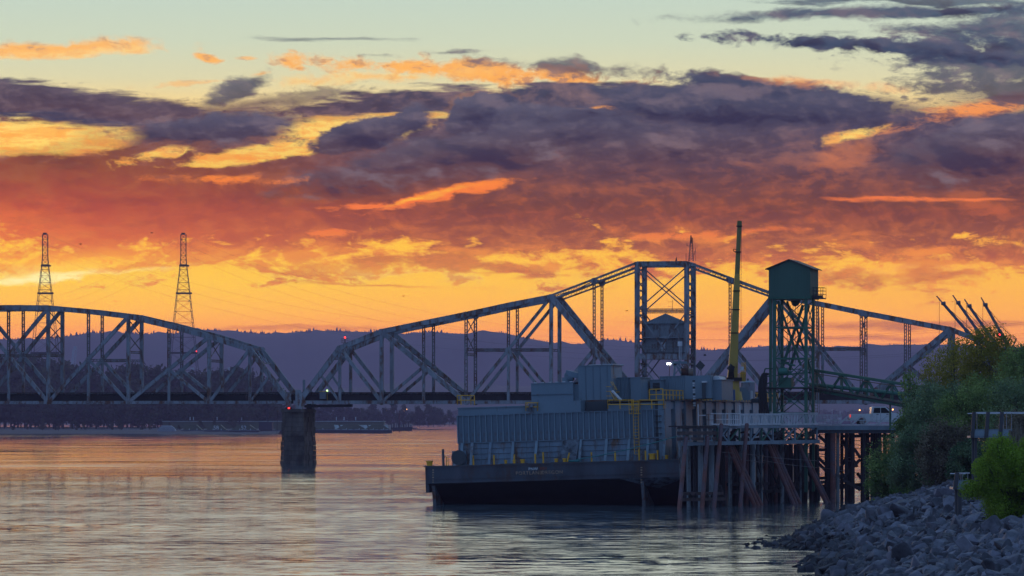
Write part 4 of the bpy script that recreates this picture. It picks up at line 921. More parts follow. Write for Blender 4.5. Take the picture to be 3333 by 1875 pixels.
def corr(name, label, x0, x1, y0, y1, yl, dep, pitch=.30, cat='cabin'):
    a = LP((x0+x1)/2, y1, yl); e = bemp(name, (a.x, yl, a.z), label, cat); xa, xb = LP(x0, y1, yl).x, LP(x1, y1, yl).x; z0_, z1_ = a.z, LP((x0+x1)/2, y0, yl).z
    LB().box(xa, xb, yl, yl+dep, z0_, z1_).build('body', bgrey2, e); LB().box(xa-.04, xb+.04, yl-.09, yl+dep, z1_, z1_+.07).build('roof', bgrey2, e)
    k = int((xb-xa)/pitch)
    for i in range(k): x = xa+(i+.5)*(xb-xa)/k; LB().prism([(x-.09, yl, z0_), (x-.04, yl-.07, z0_), (x+.04, yl-.07, z0_), (x+.09, yl, z0_)], (0, 0, z1_-z0_)).build('corrugation', bgrey2, e)
    return e, xa, xb, z0_, z1_
corr('corrugated_cabin', 'corrugated grey cabin just right of the tallest cabin', 1996, 2052, 1231, 1300, 7, 6)
cabin('box_cabin', 'plain grey upright box right of the small corrugated cabin', 'cabin', 2053, 2086, 1230, 1302, 6.5, 5)
e, xa, xb, z0_, z1_ = cabin('louvred_cabin', 'small grey cabin with a louvred vent under the floodlight', 'cabin', 2117, 2152, 1238, 1302, 10, 5)
for k in range(6): z = z1_-.3-k*.14; LB().box(xa+.25, xb-.15, 9.93, 9.98, z-.04, z+.04).build('louvre', blackr, e)
e, xa, xb, z0_, z1_ = corr('engine_house', 'long grey engine house, corrugated at left and flat at right, below the winch', 2150, 2232, 1226, 1300, 12, 8, .34)
xc, xd = LP(2232,1300,12).x, LP(2316,1300,12).x; LB().box(xc, xd, 11.95, 20, z0_, z1_+.02).build('flat_wall', bgrey2, e)
for k in range(12): z = z1_-.5-k*.22; LB().box(xc+.75, xc+1.0, 11.92, 11.94, z-.07, z+.07).build('stencilled_mark', whitep if k % 3 else blackr, e)
x = LP(2298,1300,12).x; LB().box(x-.3, x, 11.6, 11.94, z0_, z1_-.7).build('vent_pipe', bgreyd, e); LB().box(x-.3, x+.2, 11.6, 11.94, z1_-.7, z1_-.55).build('pipe_hood', whitep, e)
cabin('stepped_cabin', 'lower grey cabin joined to the right end of the engine house', 'cabin', 2317, 2350, 1238, 1302, 13, 6)
e = bemp('skylight_hood', LP(2335,1237,13.5), 'pale sloping hood on the lower cabin left of the crane', 'hood'); a = LP(2318,1238,13.2); b = LP(2346,1238,13.2)
LB().prism([(a.x, 13.2, a.z), (b.x, 13.2, a.z), (b.x-.2, 13.2, a.z+.35), (a.x+.2, 13.2, a.z+.42)], (0, 3, 0)).build('hood', whitep, e)
# roof machinery (world frame, standing on the engine house)
YM = 412
e = empty('hoist_winch', PX(2245, 1226, YM), 'rusty round hoist drum on top of the engine house', 'winch')
MB().cyl(PX(2219, 1212, YM), PX(2240, 1212, YM), .48, n=16).build('drum', mat('rusty_drum', (.05,.025,.022), .8, rust=.6, streak=False), e); MB().cyl(PX(2240, 1212, YM), PX(2256, 1212, YM), .42, n=16).build('motor', mat('tan_motor', (.20,.16,.13), .6, rust=.5, streak=False), e)
MB().cyl(PX(2217, 1212, YM), PX(2220, 1212, YM), .56, n=16).build('flange', blackr, e); MB().beam(PX(2205, 1226, YM), PX(2266, 1226, YM), 1.2, .12).build('bed', timbd, e)
e = empty('davit_frame', PX(2200, 1226, YM), 'pale leaning bracket frame beside the hoist drum and floodlight', 'frame')
for (p, q) in (((2194,1226),(2196,1184)), ((2196,1180),(2222,1224)), ((2190,1188),(2218,1176)), ((2204,1178),(2232,1220))): MB().beam(PX(*p, YM), PX(*q, YM), .22, .22).build('strut', bgrey2, e)
MB().beam(PX(2188, 1180, YM), PX(2236, 1180, YM), .3, .25).build('arm', bgrey2, e)
e = empty('floodlight', PX(2178, 1186, YM), 'bright white floodlight shining above the louvred cabin', 'floodlight')
MB().beam(PX(2178, 1226, YM), PX(2180, 1187, YM), .06, .06).build('stand', steeldk, e)
for dx in (-3.6, 3.6): MB().cyl(PX(2177+dx, 1184, YM), PX(2177+dx, 1184, YM-.22), .09, .12, 12).build('lamp_head', whtg, e)
e = empty('diamond_sign', PX(2279, 1226, YM+3), 'dark diamond shaped board on thin legs on the engine house', 'sign')
c = PX(2279, 1190, YM+3); MB().prism([c+V(-.5,0,-.05), c+V(.05,0,-.56), c+V(.52,0,.03), c+V(-.02,0,.55)], (0,.06,0)).build('board', mat('sign_back', (.06,.07,.08), .7), e)
for dx in (-6, 4, 10): MB().beam(PX(2275+dx, 1226, YM+3), PX(2279+dx*.3, 1200, YM+3), .05, .05).build('leg', steeldk, e)
# yellow crane -------------------------------------------------------
YC = 409; zc0 = ZY(1303, YC)
cr = empty('boom_crane', PX(2388, 1303, YC), 'yellow deck crane with a very tall slim boom pointing up at the sky', 'crane')
c = PX(2387, 1303, YC)
MB().cyl(c, c+V(0,0,.9), .98, .82, 18).build('base_flange', yellowd, cr); MB().cyl(c+V(0,0,.9), PX(2388,1240,YC), .66, .60, 18).build('pedestal', yellowd, cr)
MB().cyl(PX(2376,1263,YC)-V(0,.63,0), PX(2376,1263,YC)-V(0,.60,0), .24, n=16).build('access_hole', blackr, cr)
for q in (-.12, 0, .12): MB().beam(PX(2376,1263,YC)-V(q,.65,.24), PX(2376,1263,YC)-V(q,.65,-.24), .03, .03).build('hole_bar', yellowd, cr)
t_ = PX(2387, 1240, YC); MB().box(t_.x-.75, t_.x+.85, YC-.8, YC+.8, t_.z, t_.z+.35).build('slew_ring', blackr, cr)
MB().prism([PX(2368,1232,YC-.5), PX(2400,1232,YC-.5), PX(2398,1178,YC-.5), PX(2374,1176,YC-.5)], (0,1.0,0)).build('turret', yellowd, cr)
b0 = PX(2385, 1226, YC); b1 = PX(2391, 1150, YC); tip = PX(2407, 719, YC)
def boomseg(a, b, w0, w1, name, m=yellowd):
    d = (b-a).normalized(); nx = Vector((d.z, 0, -d.x)); vs = []
    for p, w in ((a, w0), (b, w1)): vs += [p-nx*w/2-V(0,w*.4,0), p+nx*w/2-V(0,w*.4,0), p+nx*w/2+V(0,w*.4,0), p-nx*w/2+V(0,w*.4,0)]
    return MB().hexa(vs).build(name, m, cr)
lp = lambda f: b0+(tip-b0)*f
boomseg(b0, lp(.16), .98, .86, 'boom_root'); boomseg(lp(.16), lp(.55), .84, .64, 'boom_lower'); boomseg(lp(.55), lp(.66), .66, .50, 'boom_middle'); boomseg(lp(.66), lp(.975), .50, .42, 'boom_upper', mat('backlit_boom_paint', (.24,.20,.06), .65, var=.3, rust=.3))  # upper boom's backlit shade is put into its darker olive colour
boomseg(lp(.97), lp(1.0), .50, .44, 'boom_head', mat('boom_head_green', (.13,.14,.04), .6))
for f in (.28, .43, .55, .80, .965): p = lp(f); MB().box(p.x-.5+f*.2, p.x+.48-f*.2, YC-.35, YC+.35, p.z-.05, p.z+.05).build('boom_collar', blackr, cr)
MB().tube([lp(.80)+V(-.25,-.2,0), lp(.80)+V(-.5,-.2,.1), lp(.80)+V(-.5,-.2,.3), lp(.81)+V(-.2,-.2,.1)], .04).build('hook_loop', blackr, cr)
MB().tube([tip+V(.2,0,-.3), PX(2412,900,YC), PX(2412,1080,YC)], .022).build('hoist_rope', blackr, cr)
MB().cyl(PX(2371,1205,YC)-V(0,.6,0), PX(2384,1190,YC)-V(0,.6,0), .3, n=12).build('luffing_motor', blackr, cr)
for k in range(7): MB().tube([PX(2370+k*3.2,1235,YC-.8), PX(2374+k*2.2,1210,YC-.9), PX(2372+k*3,1192,YC-.8)], .045).build('hydraulic_hose', blackr, cr)
p = PX(2396,1238,YC); q = PX(2426,1238,YC); MB().box(p.x, q.x, YC-.7, YC+.7, p.z-.12, p.z).build('cage_floor', yellowd, cr)
mb = MB(); zt_ = ZY(1180, YC)
for i in range(5):
    x = p.x+.25+(q.x-p.x-.25)*i/4
    for y in (YC-.65, YC+.65): mb.beam((x, y, p.z), (x, y, zt_ if i > 1 else p.z+.7), .045, .045)
for z in (p.z+.7, p.z+1.15, zt_):
    for y in (YC-.65, YC+.65): mb.beam((p.x+.3 if z < zt_ else p.x+.9, y, z), (q.x, y, z), .045, .045)
    mb.beam((q.x, YC-.65, z), (q.x, YC+.65, z), .045, .045)
mb.build('cage_bars', yellow, cr); MB().box(p.x+.45, p.x+1.0, YC-.3, YC+.3, p.z, p.z+.85).build('operator_seat', yellowd, cr); MB().box(p.x+.35, p.x+.75, YC-.68, YC-.66, p.z+1.0, p.z+1.4).build('gauge_panel', whitep, cr)
mb = MB(); 
for i in range(6): x = XY(2340+i*9.5, YC-1.5); mb.beam((x, YC-1.5, zc0), (x, YC-1.5, ZY(1271,YC)), .045, .045)
for z in (1271, 1287): mb.beam(PX(2340,z,YC-1.5), PX(2392,z,YC-1.5), .045, .045)
mb.build('base_railing', yellow, cr)
e = empty('storage_tank', PX(2434, 1303, YC+8), 'grey cylindrical tank with low cone lid right of the crane', 'tank'); c = PX(2434, 1303, YC+8)
MB().cyl(c, V(c.x, c.y, ZY(1245, YC+8)), .78, n=22).build('shell', mat('tank_grey', (.17,.19,.22), .55, rust=.3), e); MB().cyl(V(c.x,c.y,ZY(1245,YC+8)), V(c.x,c.y,ZY(1239,YC+8)), .82, .15, 22).build('lid', bgrey2, e); MB().cyl(V(c.x,c.y,ZY(1239,YC+8)), V(c.x,c.y,ZY(1232,YC+8)), .12, .1, 8).build('knob', steeldk, e)
e = empty('machine_hood', PX(2420, 1303, YC+3), 'blue grey sloped machine hood beside the crane pedestal', 'hood')
MB().prism([PX(2400,1303,YC+3), PX(2440,1303,YC+3), PX(2440,1278,YC+3), PX(2426,1263,YC+3), PX(2400,1260,YC+3)], (0,1.5,0)).build('hood', bgrey2, e)
e = empty('blue_post', PX(2390, 1303, YC-3), 'short blue upright pipe in front of the yellow crane pedestal', 'post'); MB().cyl(PX(2390,1303,YC-3), PX(2389,1268,YC-3), .12, n=8).build('pipe', mat('blue_pipe', (.05,.12,.28), .5), e)
e = empty('white_post', PX(2447, 1303, YC-2), 'pale upright pipe right of the crane on the barge roof', 'post'); MB().cyl(PX(2447,1303,YC-2), PX(2447,1272,YC-2), .12, n=8).build('pipe', whitep, e)
r2 = random.Random(3)
for k, (px, py, w_, h_, nm, lb) in enumerate(((2462,1303,10,14,'pump_unit','dark pump unit low beside the grey tank'), (2477,1303,8,20,'valve_box','dark valve box left of the hanging black hoses'), (2020,1300,30,14,'canvas_bundle','crumpled pale canvas bundle by the yellow barge stairs'))):
    e = empty(nm, PX(px, py, 404+k), lb, 'equipment')
    for q in range(6):
        c = PX(px+r2.uniform(-w_, w_)*.5, py-h_*.25, 404+k); s_ = r2.uniform(.2, .45)
        MB().box(c.x-s_, c.x+s_, c.y-s_, c.y+s_, c.z-.35, c.z-.35+r2.uniform(.3, h_*.031)).build('casing', (bgreyd, bgrey, steeldk)[q % 3], e)
# ------------------------------------------------------------------ timber and steel dock
D0 = Vector((XY(2212, 372), 372, 0)); D1 = Vector((XY(2662, 396), 396, 0)); DL = (D1-D0).normalized(); DN = Vector((-DL.y, DL.x, 0))
def DK(px, py, off=0):
    P_ = D0+DN*off; k = (px-CX)/F; s = (k*P_.y-P_.x)/(DL.x-k*DL.y); q = P_+DL*s; return Vector((q.x, q.y, ZY(py, q.y)))
dk = empty('timber_dock', DK(2430, 1600, 2)*1.0, 'old timber and steel pile dock standing in the river right of the barge', 'dock')
INVd = INV[dk.name]
zcap = DK(2300, 1443).z
def dbeam(name, p, q, w, h, m, off=0, side=None, **k): return MB().beam(DK(*p, off), DK(*q, off), w, h, side if side is not None else DN).build(name, m, dk, **k)
# horizontal beams
dbeam('cap_beam', (2214,1445), (2662,1437), .45, .34, galv); dbeam('cap_beam', (2214,1446), (2662,1438), .45, .34, galv, 3.2); dbeam('cap_beam', (2214,1446), (2662,1438), .4, .34, timbd, 6.2)
for (y, m, h) in ((1391, timbd, .26), (1410, timb, .32), (1429, timb, .30)):
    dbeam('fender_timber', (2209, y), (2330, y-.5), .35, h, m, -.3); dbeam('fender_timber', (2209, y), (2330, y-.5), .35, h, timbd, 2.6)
for x in (2236, 2276, 2312):
    for y in (1400, 1419): c = DK(x, y, -.1); MB().box(c.x-.18, c.x+.18, c.y-.3, c.y+.3, c.z-.14, c.z+.14).build('chock', pilem, dk)
dbeam('corner_post', (2209,1388), (2219,1592), .28, .28, pilem, -.2, (1,0,0))
for off in (1.5, 4): MB().beam(DK(2212,1388,off), DK(2500,1386,off), 2.4, .12, DN).build('deck_planking', timbd, dk)
for (y0, y1, x0, x1, o) in ((1607,1606,2215,2350,.4), (1626,1624,2215,2362,.3), (1577,1574,2370,2500,2.5), (1602,1598,2380,2560,2.5), (1590,1580,2500,2660,3.5), (1575,1566,2560,2760,4.5), (1590,1584,2620,2800,4)):
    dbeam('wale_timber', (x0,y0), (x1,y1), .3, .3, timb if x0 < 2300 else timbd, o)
for x in (2228,2245,2262,2284,2300,2318): c = DK(x,1616,.3); MB().box(c.x-.13, c.x+.13, c.y-.15, c.y+.15, c.z-.28, c.z+.28).build('wale_block', timbd, dk)
# vertical piles
r3 = random.Random(11)
def pile(px0, px1, y0, off, r, m, ybot=None, name='pile'):
    a = DK(px0, y0, off); b = DK(px1, y0, off); zb_ = -1.4; B_ = Vector((b.x, b.y, zb_)); return MB().cyl(B_, a, r*1.05, r, 10).build(name, m, dk)
for (x, dx, off, r, m) in ((2240,3,1.0,.20,pilem),(2262,-1,2.2,.18,piled),(2280,1,1.2,.25,pilem),(2300,8,2,.2,piled),(2316,0,1.2,.26,pilem),(2336,-3,2.4,.2,piled),(2352,2,2.6,.22,piled),(2366,-8,3,.22,rustp),(2376,1,1.2,.18,pilem),(2392,4,3,.22,piled),(2412,0,1.6,.2,pilem),(2430,-2,3,.24,rustp),(2449,1,1.2,.25,pilem),(2466,3,2.6,.2,pilem),(2478,2,1.5,.10,pilem),(2494,-4,3,.22,rustp),(2508,6,3.5,.2,piled),(2526,-2,4,.2,rustp),(2545,1,1.6,.2,pilem),(2556,2,3.4,.16,piled),(2574,-2,3.4,.22,piled),(2590,3,2.4,.22,piled),(2606,0,1.8,.1,pilem),(2622,-1,3.6,.2,piled),(2640,0,2.8,.2,piled),(2655,2,4,.2,piled)):
    pile(x, x+dx, 1446, off, r, m)
for k in range(70):
    x = r3.uniform(2222, 2660); pile(x, x+r3.uniform(-5,5), 1448, r3.uniform(4.5, 9), r3.uniform(.17,.25), piled)
# leaning steel fender piles in front
for (bx, tx, ty) in ((2207,2233,1424),(2282,2303,1422),(2320,2348,1382),(2406,2431,1381)):
    t_ = DK(tx, ty, -.75); b = DK(bx, 1652, -1.1); b.z = -1.2; dr = (t_-b)
    MB().cyl(b, t_, .215, .19, 14).build('fender_pile', rustp, dk, smooth=False)
    MB().cyl(t_, t_+V(0,0,.10), .19, .12, 14).build('pile_cap', mat('pile_cap_red', (.12,.03,.03), .7), dk)
for x in (2235, 2304): c = DK(x,1427,-.75); MB().tube([c+V(-.42,.3,-.15), c+V(-.42,-.1,-.2), c+V(.42,-.1,-.2), c+V(.42,.3,-.15)], .045).build('pile_bracket', galv, dk); MB().beam(c+V(-.33,0,-.25), c+V(-.33,0,.25), .06, .06).beam(c+V(.33,0,-.25), c+V(.33,0,.25), .06, .06).build('pile_bracket', galv, dk)
# raking batter piles
for (tx, ty, bx, by, o) in ((2372,1452,2470,1640,.6),(2378,1452,2482,1638,.9),(2385,1452,2494,1636,1.2),(2501,1447,2596,1624,.8),(2508,1447,2606,1624,1.2),(2516,1447,2618,1622,1.6),(2596,1443,2704,1617,.9),(2604,1443,2712,1612,1.6)):
    a = DK(tx, ty, o); b = DK(bx, by, -2.0+o); b.z = -1.0 if b.z > -1 else b.z; MB().cyl(b, a, .21, .20, 10).build('batter_pile', rustp, dk)
for (a, b, o) in (((2300,1455),(2330,1560),2),((2300,1455),(2360,1640),1.5),((2452,1450),(2500,1630),1.8),((2540,1480),(2575,1610),2),((2345,1580),(2366,1650),.5),((2500,1460),(2470,1560),3),((2420,1450),(2372,1600),2.2),((2560,1450),(2520,1610),2.4),((2630,1450),(2580,1600),2.6),((2330,1450),(2290,1610),2.6),((2480,1455),(2540,1600),3),((2600,1455),(2650,1590),3.2),((2575,1460),(2600,1590),3)):
    p = DK(*a, o); q = DK(*b, o-.4); MB().beam(p, q, .1, .22, DN).build('timber_brace', timbd, dk)
# steel framing between cap beam and walkway
for off in (0, 3):
    for i, x in enumerate(range(2335, 2660, 36)):
        MB().beam(DK(x,1441,off), DK(x,1392,off), .14, .16, DN).build('frame_post', galv if i % 2 else greenm, dk)
        if i < 9: MB().beam(DK(x,1438,off), DK(x+34,1392,off), .1, .14, DN).build('frame_brace', (galv, greenm, timbd)[(i+off) % 3], dk)
        if i in (0, 4, 6): MB().beam(DK(x+34,1438,off), DK(x,1392,off), .1, .14, DN).build('frame_brace', galv, dk)
    dbeam('frame_beam', (2335,1390), (2662,1388), .3, .26, galv, off)
for k in range(60):
    p = DK(r3.uniform(2335, 2660), r3.uniform(1405, 1436), r3.uniform(.6, 5)); q = p+DL*r3.uniform(-2, 2)+V(0, 0, r3.uniform(-.4, .4))
    MB().beam(p, q, r3.uniform(.1,.3), r3.uniform(.1,.3), DN).build('stored_timber', (timbd, timbd, timb, piled)[k % 4], dk)
for k in range(8):
    c = DK(2345+k*38+r3.uniform(-8,8), 1434, 1.2); MB().cyl(c+V(-.3,0,0), c+V(.3,0,.1), .22, .2, 7).build('tyre_bundle', blackr, dk)
for (pts) in ([(2350,1472),(2450,1480),(2540,1492),(2660,1500)], [(2470,1497),(2560,1512),(2700,1526),(2850,1548)], [(2360,1486),(2440,1500),(2500,1508)]):
    e = None; MB().tube([DK(x, y, -.3) for x, y in pts], .028).build('slack_cable', steeldk, dk)
# walkway with white rails -------------------------------------------
wk = empty('white_railing', DK(2480, 1388, -.1), 'long white picket railing along the top of the timber dock', 'railing')
ztop = lambda x: DK(x, 1347 if x > 2409 else 1348).z; zbt = lambda x: DK(x, 1384).z
for (x0, x1) in ((2409, 2542), (2542, 2662)):
    j = 0 if x0 == 2409 else -2.5
    MB().beam(DK(x0,1348+j,-.1), DK(x1,1347.5+j,-.1), .1, .11, DN).build('top_rail', whitep, wk); MB().beam(DK(x0,1382,-.1), DK(x1,1380,-.1), .1, .16, DN).build('bottom_rail', whitep, wk)
    k = int((x1-x0)/4.3)
    for i in range(k):
        x = x0+(i+.5)*(x1-x0)/k; MB().beam(DK(x-1.6,1381,-.1), DK(x+1.6,1350+j,-.1), .03, .075, DN).build('picket', whitep, wk)
for i in range(26): x = 2412+i*9.7; MB().beam(DK(x,1383,1.9), DK(x,1351,1.9), .06, .08, DN).build('rear_post', whitep, wk)
MB().beam(DK(2409,1351,1.9), DK(2662,1350,1.9), .08, .09, DN).build('rear_rail', whitep, wk)
gt = empty('white_gate_frame', DK(2350, 1386, -.3), 'white pipe gate frame at the left end of the picket railing', 'gate')
def bar(a, b, w=.07, m=whitep, o=-.3, n='pipe'): MB().beam(DK(*a,o), DK(*b,o), w, w, DN).build(n, m, gt)
for x in (2314, 2320, 2353, 2360, 2373, 2409): bar((x,1347), (x,1382))
bar((2314,1346.5),(2409,1346.5),.09); bar((2314,1381),(2373,1381.5),.13); bar((2331,1365),(2405,1365)); bar((2373,1383),(2409,1383),.2)
for x in (2379, 2386, 2393, 2400): bar((x,1350),(x+1.5,1381),.09)
bar((2272,1316),(2273,1384),.06); bar((2273,1384),(2278,1390),.06); bar((2278,1390),(2328,1390),.06); bar((2408,1318),(2409,1347),.05)
bar((2275,1352),(2296,1352),.08); bar((2287,1352),(2287,1390),.06, steeldk)
for (y, x0, x1) in ((1349,2290,2330),(1367,2300,2330)): bar((x0,y),(x1,y),.06, steeldk)
bar((2328,1347),(2328,1395),.07, steeldk); bar((2305,1349),(2305,1386),.05, steeldk)
# ------------------------------------------------------------------ road trestle on the right
YR = 399; zr_ = ZY(1386, YR); x0r, x1r = XY(2655, YR)-.5, XY(3200, YR)
tr = empty('road_trestle', (x0r+8, YR, 0), 'dark timber trestle carrying the road from the bank to the dock', 'trestle')
MB().box(x0r, x1r, YR-1, YR+5, zr_-.28, zr_).build('road_deck', timbd, tr); MB().box(x0r, x1r, YR-1.15, YR-1, zr_-.42, zr_+.03).build('edge_beam', galv, tr)
MB().box(x0r, x1r, YR-.9, YR-.6, zr_-.75, zr_-.28).build('girder', mat('girder_blue', (.06,.075,.095), .7, rust=.3), tr)
for (x, w_, m, o) in ((2698,.28,piled,0),(2711,.30,rustp,-.6),(2727,.2,pilem,-.2),(2740,.18,piled,2),(2755,.19,piled,.5),(2766,.17,piled,3),(2776,.2,piled,0),(2807,.2,piled,2.5),(2812,.22,piled,0),(2824,.2,piled,3.5),(2838,.18,piled,1),(2848,.24,piled,2),(2862,.24,piled,0),(2880,.2,piled,1.5),(2905,.25,piled,.5),(2690,.2,piled,4)):
    c = PX(x, 1400, YR+o); MB().cyl(V(c.x,c.y,-1.2), V(c.x,c.y,zr_-.3), w_, w_*.95, 10).build('pile', m, tr)
def tb(a, b, o=0, w=.3, h=.24, m=timbd): MB().beam(PX(*a,YR+o), PX(*b,YR+o), h, w).build('brace', m, tr)
for a, b, o in (((2664,1417),(2694,1445),.2),((2664,1490),(2694,1520),.2),((2664,1508),(2696,1540),.3),((2780,1460),(2800,1490),.2),((2800,1495),(2745,1555),.2),((2745,1560),(2800,1595),-.6),((2790,1540),(2830,1590),1),((2664,1464),(2696,1464),.5),((2664,1556),(2700,1556),.5),((2740,1420),(2900,1418),.2),((2664,1582),(2900,1574),2),((2740,1430),(2790,1520),1.5),((2716,1560),(2776,1450),1),((2740,1540),(2776,1590),.6),((2790,1400),(2835,1450),1),((2700,1590),(2740,1545),0),((2820,1440),(2860,1530),1.5),((2860,1440),(2820,1530),2)):
    tb(a, b, o)
for y in (1412, 1428, 1442, 1453, 1476, 1484, 1495): MB().tube([PX(2660,y,YR+1), PX(2680,y+3,YR+1), PX(2850,y+8,YR+2)], .03).build('cable', steeldk, tr)
rr = empty('road_railing', (XY(2780,YR), YR-1.05, zr_), 'white railing with slanted boards in front of the white pickup truck', 'railing')
xw0, xw1 = XY(2660,YR), XY(2960,YR)
MB().box(xw0, xw1, YR-1.1, YR-1.02, zr_+.04, zr_+.16).build('bottom_rail', whitep, rr); MB().box(xw0, xw1, YR-1.1, YR-1.04, zr_+.52, zr_+.60).build('middle_rail', whitep, rr)
MB().box(xw0, XY(2738,YR), YR-1.1, YR-1.04, zr_+1.06, zr_+1.12).build('top_rail', whitep, rr)
for i in range(17): x = 2664+i*4.6; MB().beam(PX(x,1384,YR-1.07), PX(x+2,1352,YR-1.07), .05, .06).build('picket', whitep, rr)
for i in range(6):
    x = 2732+i*42; MB().beam(PX(x,1380,YR-1.12), PX(x+30,1354,YR-1.12), .05, .17).build('slanted_board', whitep, rr); MB().beam(PX(x+38,1384,YR-1.07), PX(x+38,1352,YR-1.07), .06, .18).build('post', whitep, rr)
# ------------------------------------------------------------------ pickup
tk = empty('pickup_truck', (XY(2850, YR+1.6), YR+1.6, zr_), 'white crew cab pickup truck parked on the trestle road', 'pickup truck')
tx = XY(2765, YR+1.6); ty0, ty1 = YR+.7, YR+2.6; g = zr_
def tpr(pts, name, m, y0=ty0, y1=ty1): return MB().prism([(tx+a, y0, g+b) for a, b in pts], (0, y1-y0, 0)).build(name, m, tk)
arch = lambda cx, r=.48: [(cx+r*math.cos(t), .38+r*math.sin(t)) for t in [math.pi-math.pi*i/8 for i in range(9)]]
tpr([(0,.55),(.02,1.18),(2.05,1.22),(2.08,.45)]+[(q[0], q[1]) for q in reversed(arch(1.15))]+[(.6,.5)], 'bed', truckw)
tpr([(2.10,.40),(2.10,1.24),(2.15,1.86),(2.35,1.93),(3.55,1.93),(4.25,1.32),(5.45,1.16),(5.72,1.0),(5.78,.5)]+[(q[0], q[1]) for q in reversed(arch(4.85))]+[(4.3,.4)], 'cab_body', truckw)
for (pts) in ([(2.32,1.28),(2.40,1.80),(3.02,1.82),(3.02,1.28)], [(3.08,1.28),(3.08,1.82),(3.50,1.82),(4.02,1.34),(3.9,1.28)]): tpr(pts, 'side_window', glassd, ty0-.012, ty0-.004)
tpr([(3.62,1.88),(4.22,1.36),(4.27,1.36),(3.68,1.90)], 'windscreen', glassd, ty0+.12, ty1-.12)
for a in (2.2, 3.05, 4.1): tpr([(a,.48),(a+.02,.48),(a+.02,1.26),(a,1.26)], 'door_gap', blackr, ty0-.006, ty0-.001)
for a in (2.85, 3.85): tpr([(a-.22,1.13),(a,1.13),(a,1.18),(a-.22,1.18)], 'door_handle', blackr, ty0-.05, ty0-.01)
tpr([(-.12,.48),(0,.48),(0,.70),(-.12,.70)], 'rear_bumper', chrome); tpr([(5.74,.45),(5.92,.45),(5.92,.70),(5.74,.70)], 'front_bumper', chrome); tpr([(-.02,.85),(.06,.85),(.06,1.12),(-.02,1.12)], 'tail_lamp', mat('red_lens', (.35,.02,.02), .3, var=0, emit=(1,.03,.02), estr=1.2), ty0-.01, ty0+.2)
tpr([(3.95,1.25),(4.15,1.25),(4.15,1.42),(3.98,1.42)], 'wing_mirror', truckw, ty0-.2, ty0-.02); tpr([(5.5,.85),(5.76,.82),(5.74,1.0),(5.5,1.05)], 'headlamp', glassd, ty0-.01, ty0+.3)
for cx in (1.15, 4.85):
    for y in (ty0+.02, ty1-.26):
        w_ = MB().cyl((tx+cx, y, g+.38), (tx+cx, y+.24, g+.38), .38, n=20).build('wheel', blackr, tk); MB().cyl((tx+cx, y-.015, g+.38), (tx+cx, y, g+.38), .22, n=12).build('rim', chrome, w_)
# ------------------------------------------------------------------ green hoist tower
GT = R(-16); GO = Vector((XY(2502, 397), 397, 0)); gw, gd = 4.2, 4.1
gx = Vector((math.cos(GT), math.sin(GT), 0)); gy = Vector((-math.sin(GT), math.cos(GT), 0))
def G(x, y, z): p = GO+gx*x+gy*y; return Vector((p.x, p.y, z))
gt_ = empty('green_hoist_tower', G(gw/2, gd/2, ZY(1386, 397)), 'tall green steel tower carrying a gabled green sheet metal house', 'tower')
def gb(n, a, b, w, h=None, m=greenm): return MB().beam(a, b, w, h or w, gx).build(n, m, gt_)
zh0, zh1, zhr = ZY(966, 397), ZY(874, 397), ZY(848, 397); gm = gw/2
def ghex(x0,x1,y0,y1,z0,z1): return [G(x0,y0,z0),G(x1,y0,z0),G(x1,y1,z0),G(x0,y1,z0),G(x0,y0,z1),G(x1,y0,z1),G(x1,y1,z1),G(x0,y1,z1)]
MB().prism([G(0,0,zh0), G(gw,0,zh0), G(gw,0,zh1), G(gm,0,zhr), G(0,0,zh1)], gy*gd).build('house_wall', greenh, gt_)
for i in range(14): x = gw*(i+.5)/14; zt_ = zh1+(zhr-zh1)*(1-abs(x-gm)/gm); MB().hexa(ghex(x-.025,x+.025,-.02,-.001,zh0+.02,zt_-.04)).build('wall_seam', greenh, gt_)
for i in range(10): y = gd*(i+.5)/10; MB().hexa(ghex(gw+.001,gw+.02,y-.025,y+.025,zh0+.02,zh1-.04)).build('wall_seam', greenh, gt_)
MB().hexa(ghex(gw,gw+.03,.0,.06,zh0,zh1)).build('corner_trim', greenm, gt_)
for sg in (-1, 1):
    xe = gm+sg*(gm+.32); ze_ = zh1-(zhr-zh1)*.15; th = .09
    MB().add([G(gm,-.25,zhr+.03),G(xe,-.25,ze_),G(xe,gd+.25,ze_),G(gm,gd+.25,zhr+.03),G(gm,-.25,zhr+.03+th),G(xe,-.25,ze_+th),G(xe,gd+.25,ze_+th),G(gm,gd+.25,zhr+.03+th)], [(0,3,2,1),(4,5,6,7),(0,1,5,4),(1,2,6,5),(2,3,7,6),(3,0,4,7)]).build('roof_sheet', roofm, gt_)
MB().hexa(ghex(-.05,gw+.05,-.05,gd+.05,zh0-.22,zh0-.002)).build('floor_frame', greenm, gt_)
lx = (.55, gw-.45); ly = (.25, gd-.25)
zbase = DK(2560, 1440).z-5
for x in lx:
    for y in ly:
        gb('leg', G(x,y,zh0-.2), G(x,y,zbase), .30 if y < 1 else .26); 
gb('leg', G(lx[0]-.42,ly[0],zh0-.2), G(lx[0]-.42,ly[0],ZY(1340,397)), .24); gb('leg', G(lx[1]+.5,ly[0]+1,zh0-.2), G(lx[1]+.5,ly[0]+1,ZY(1345,397)), .2)
tiers = [zh0-.3, ZY(1066,397), ZY(1167,397), ZY(1262,397), ZY(1345,397), ZY(1440,397)]
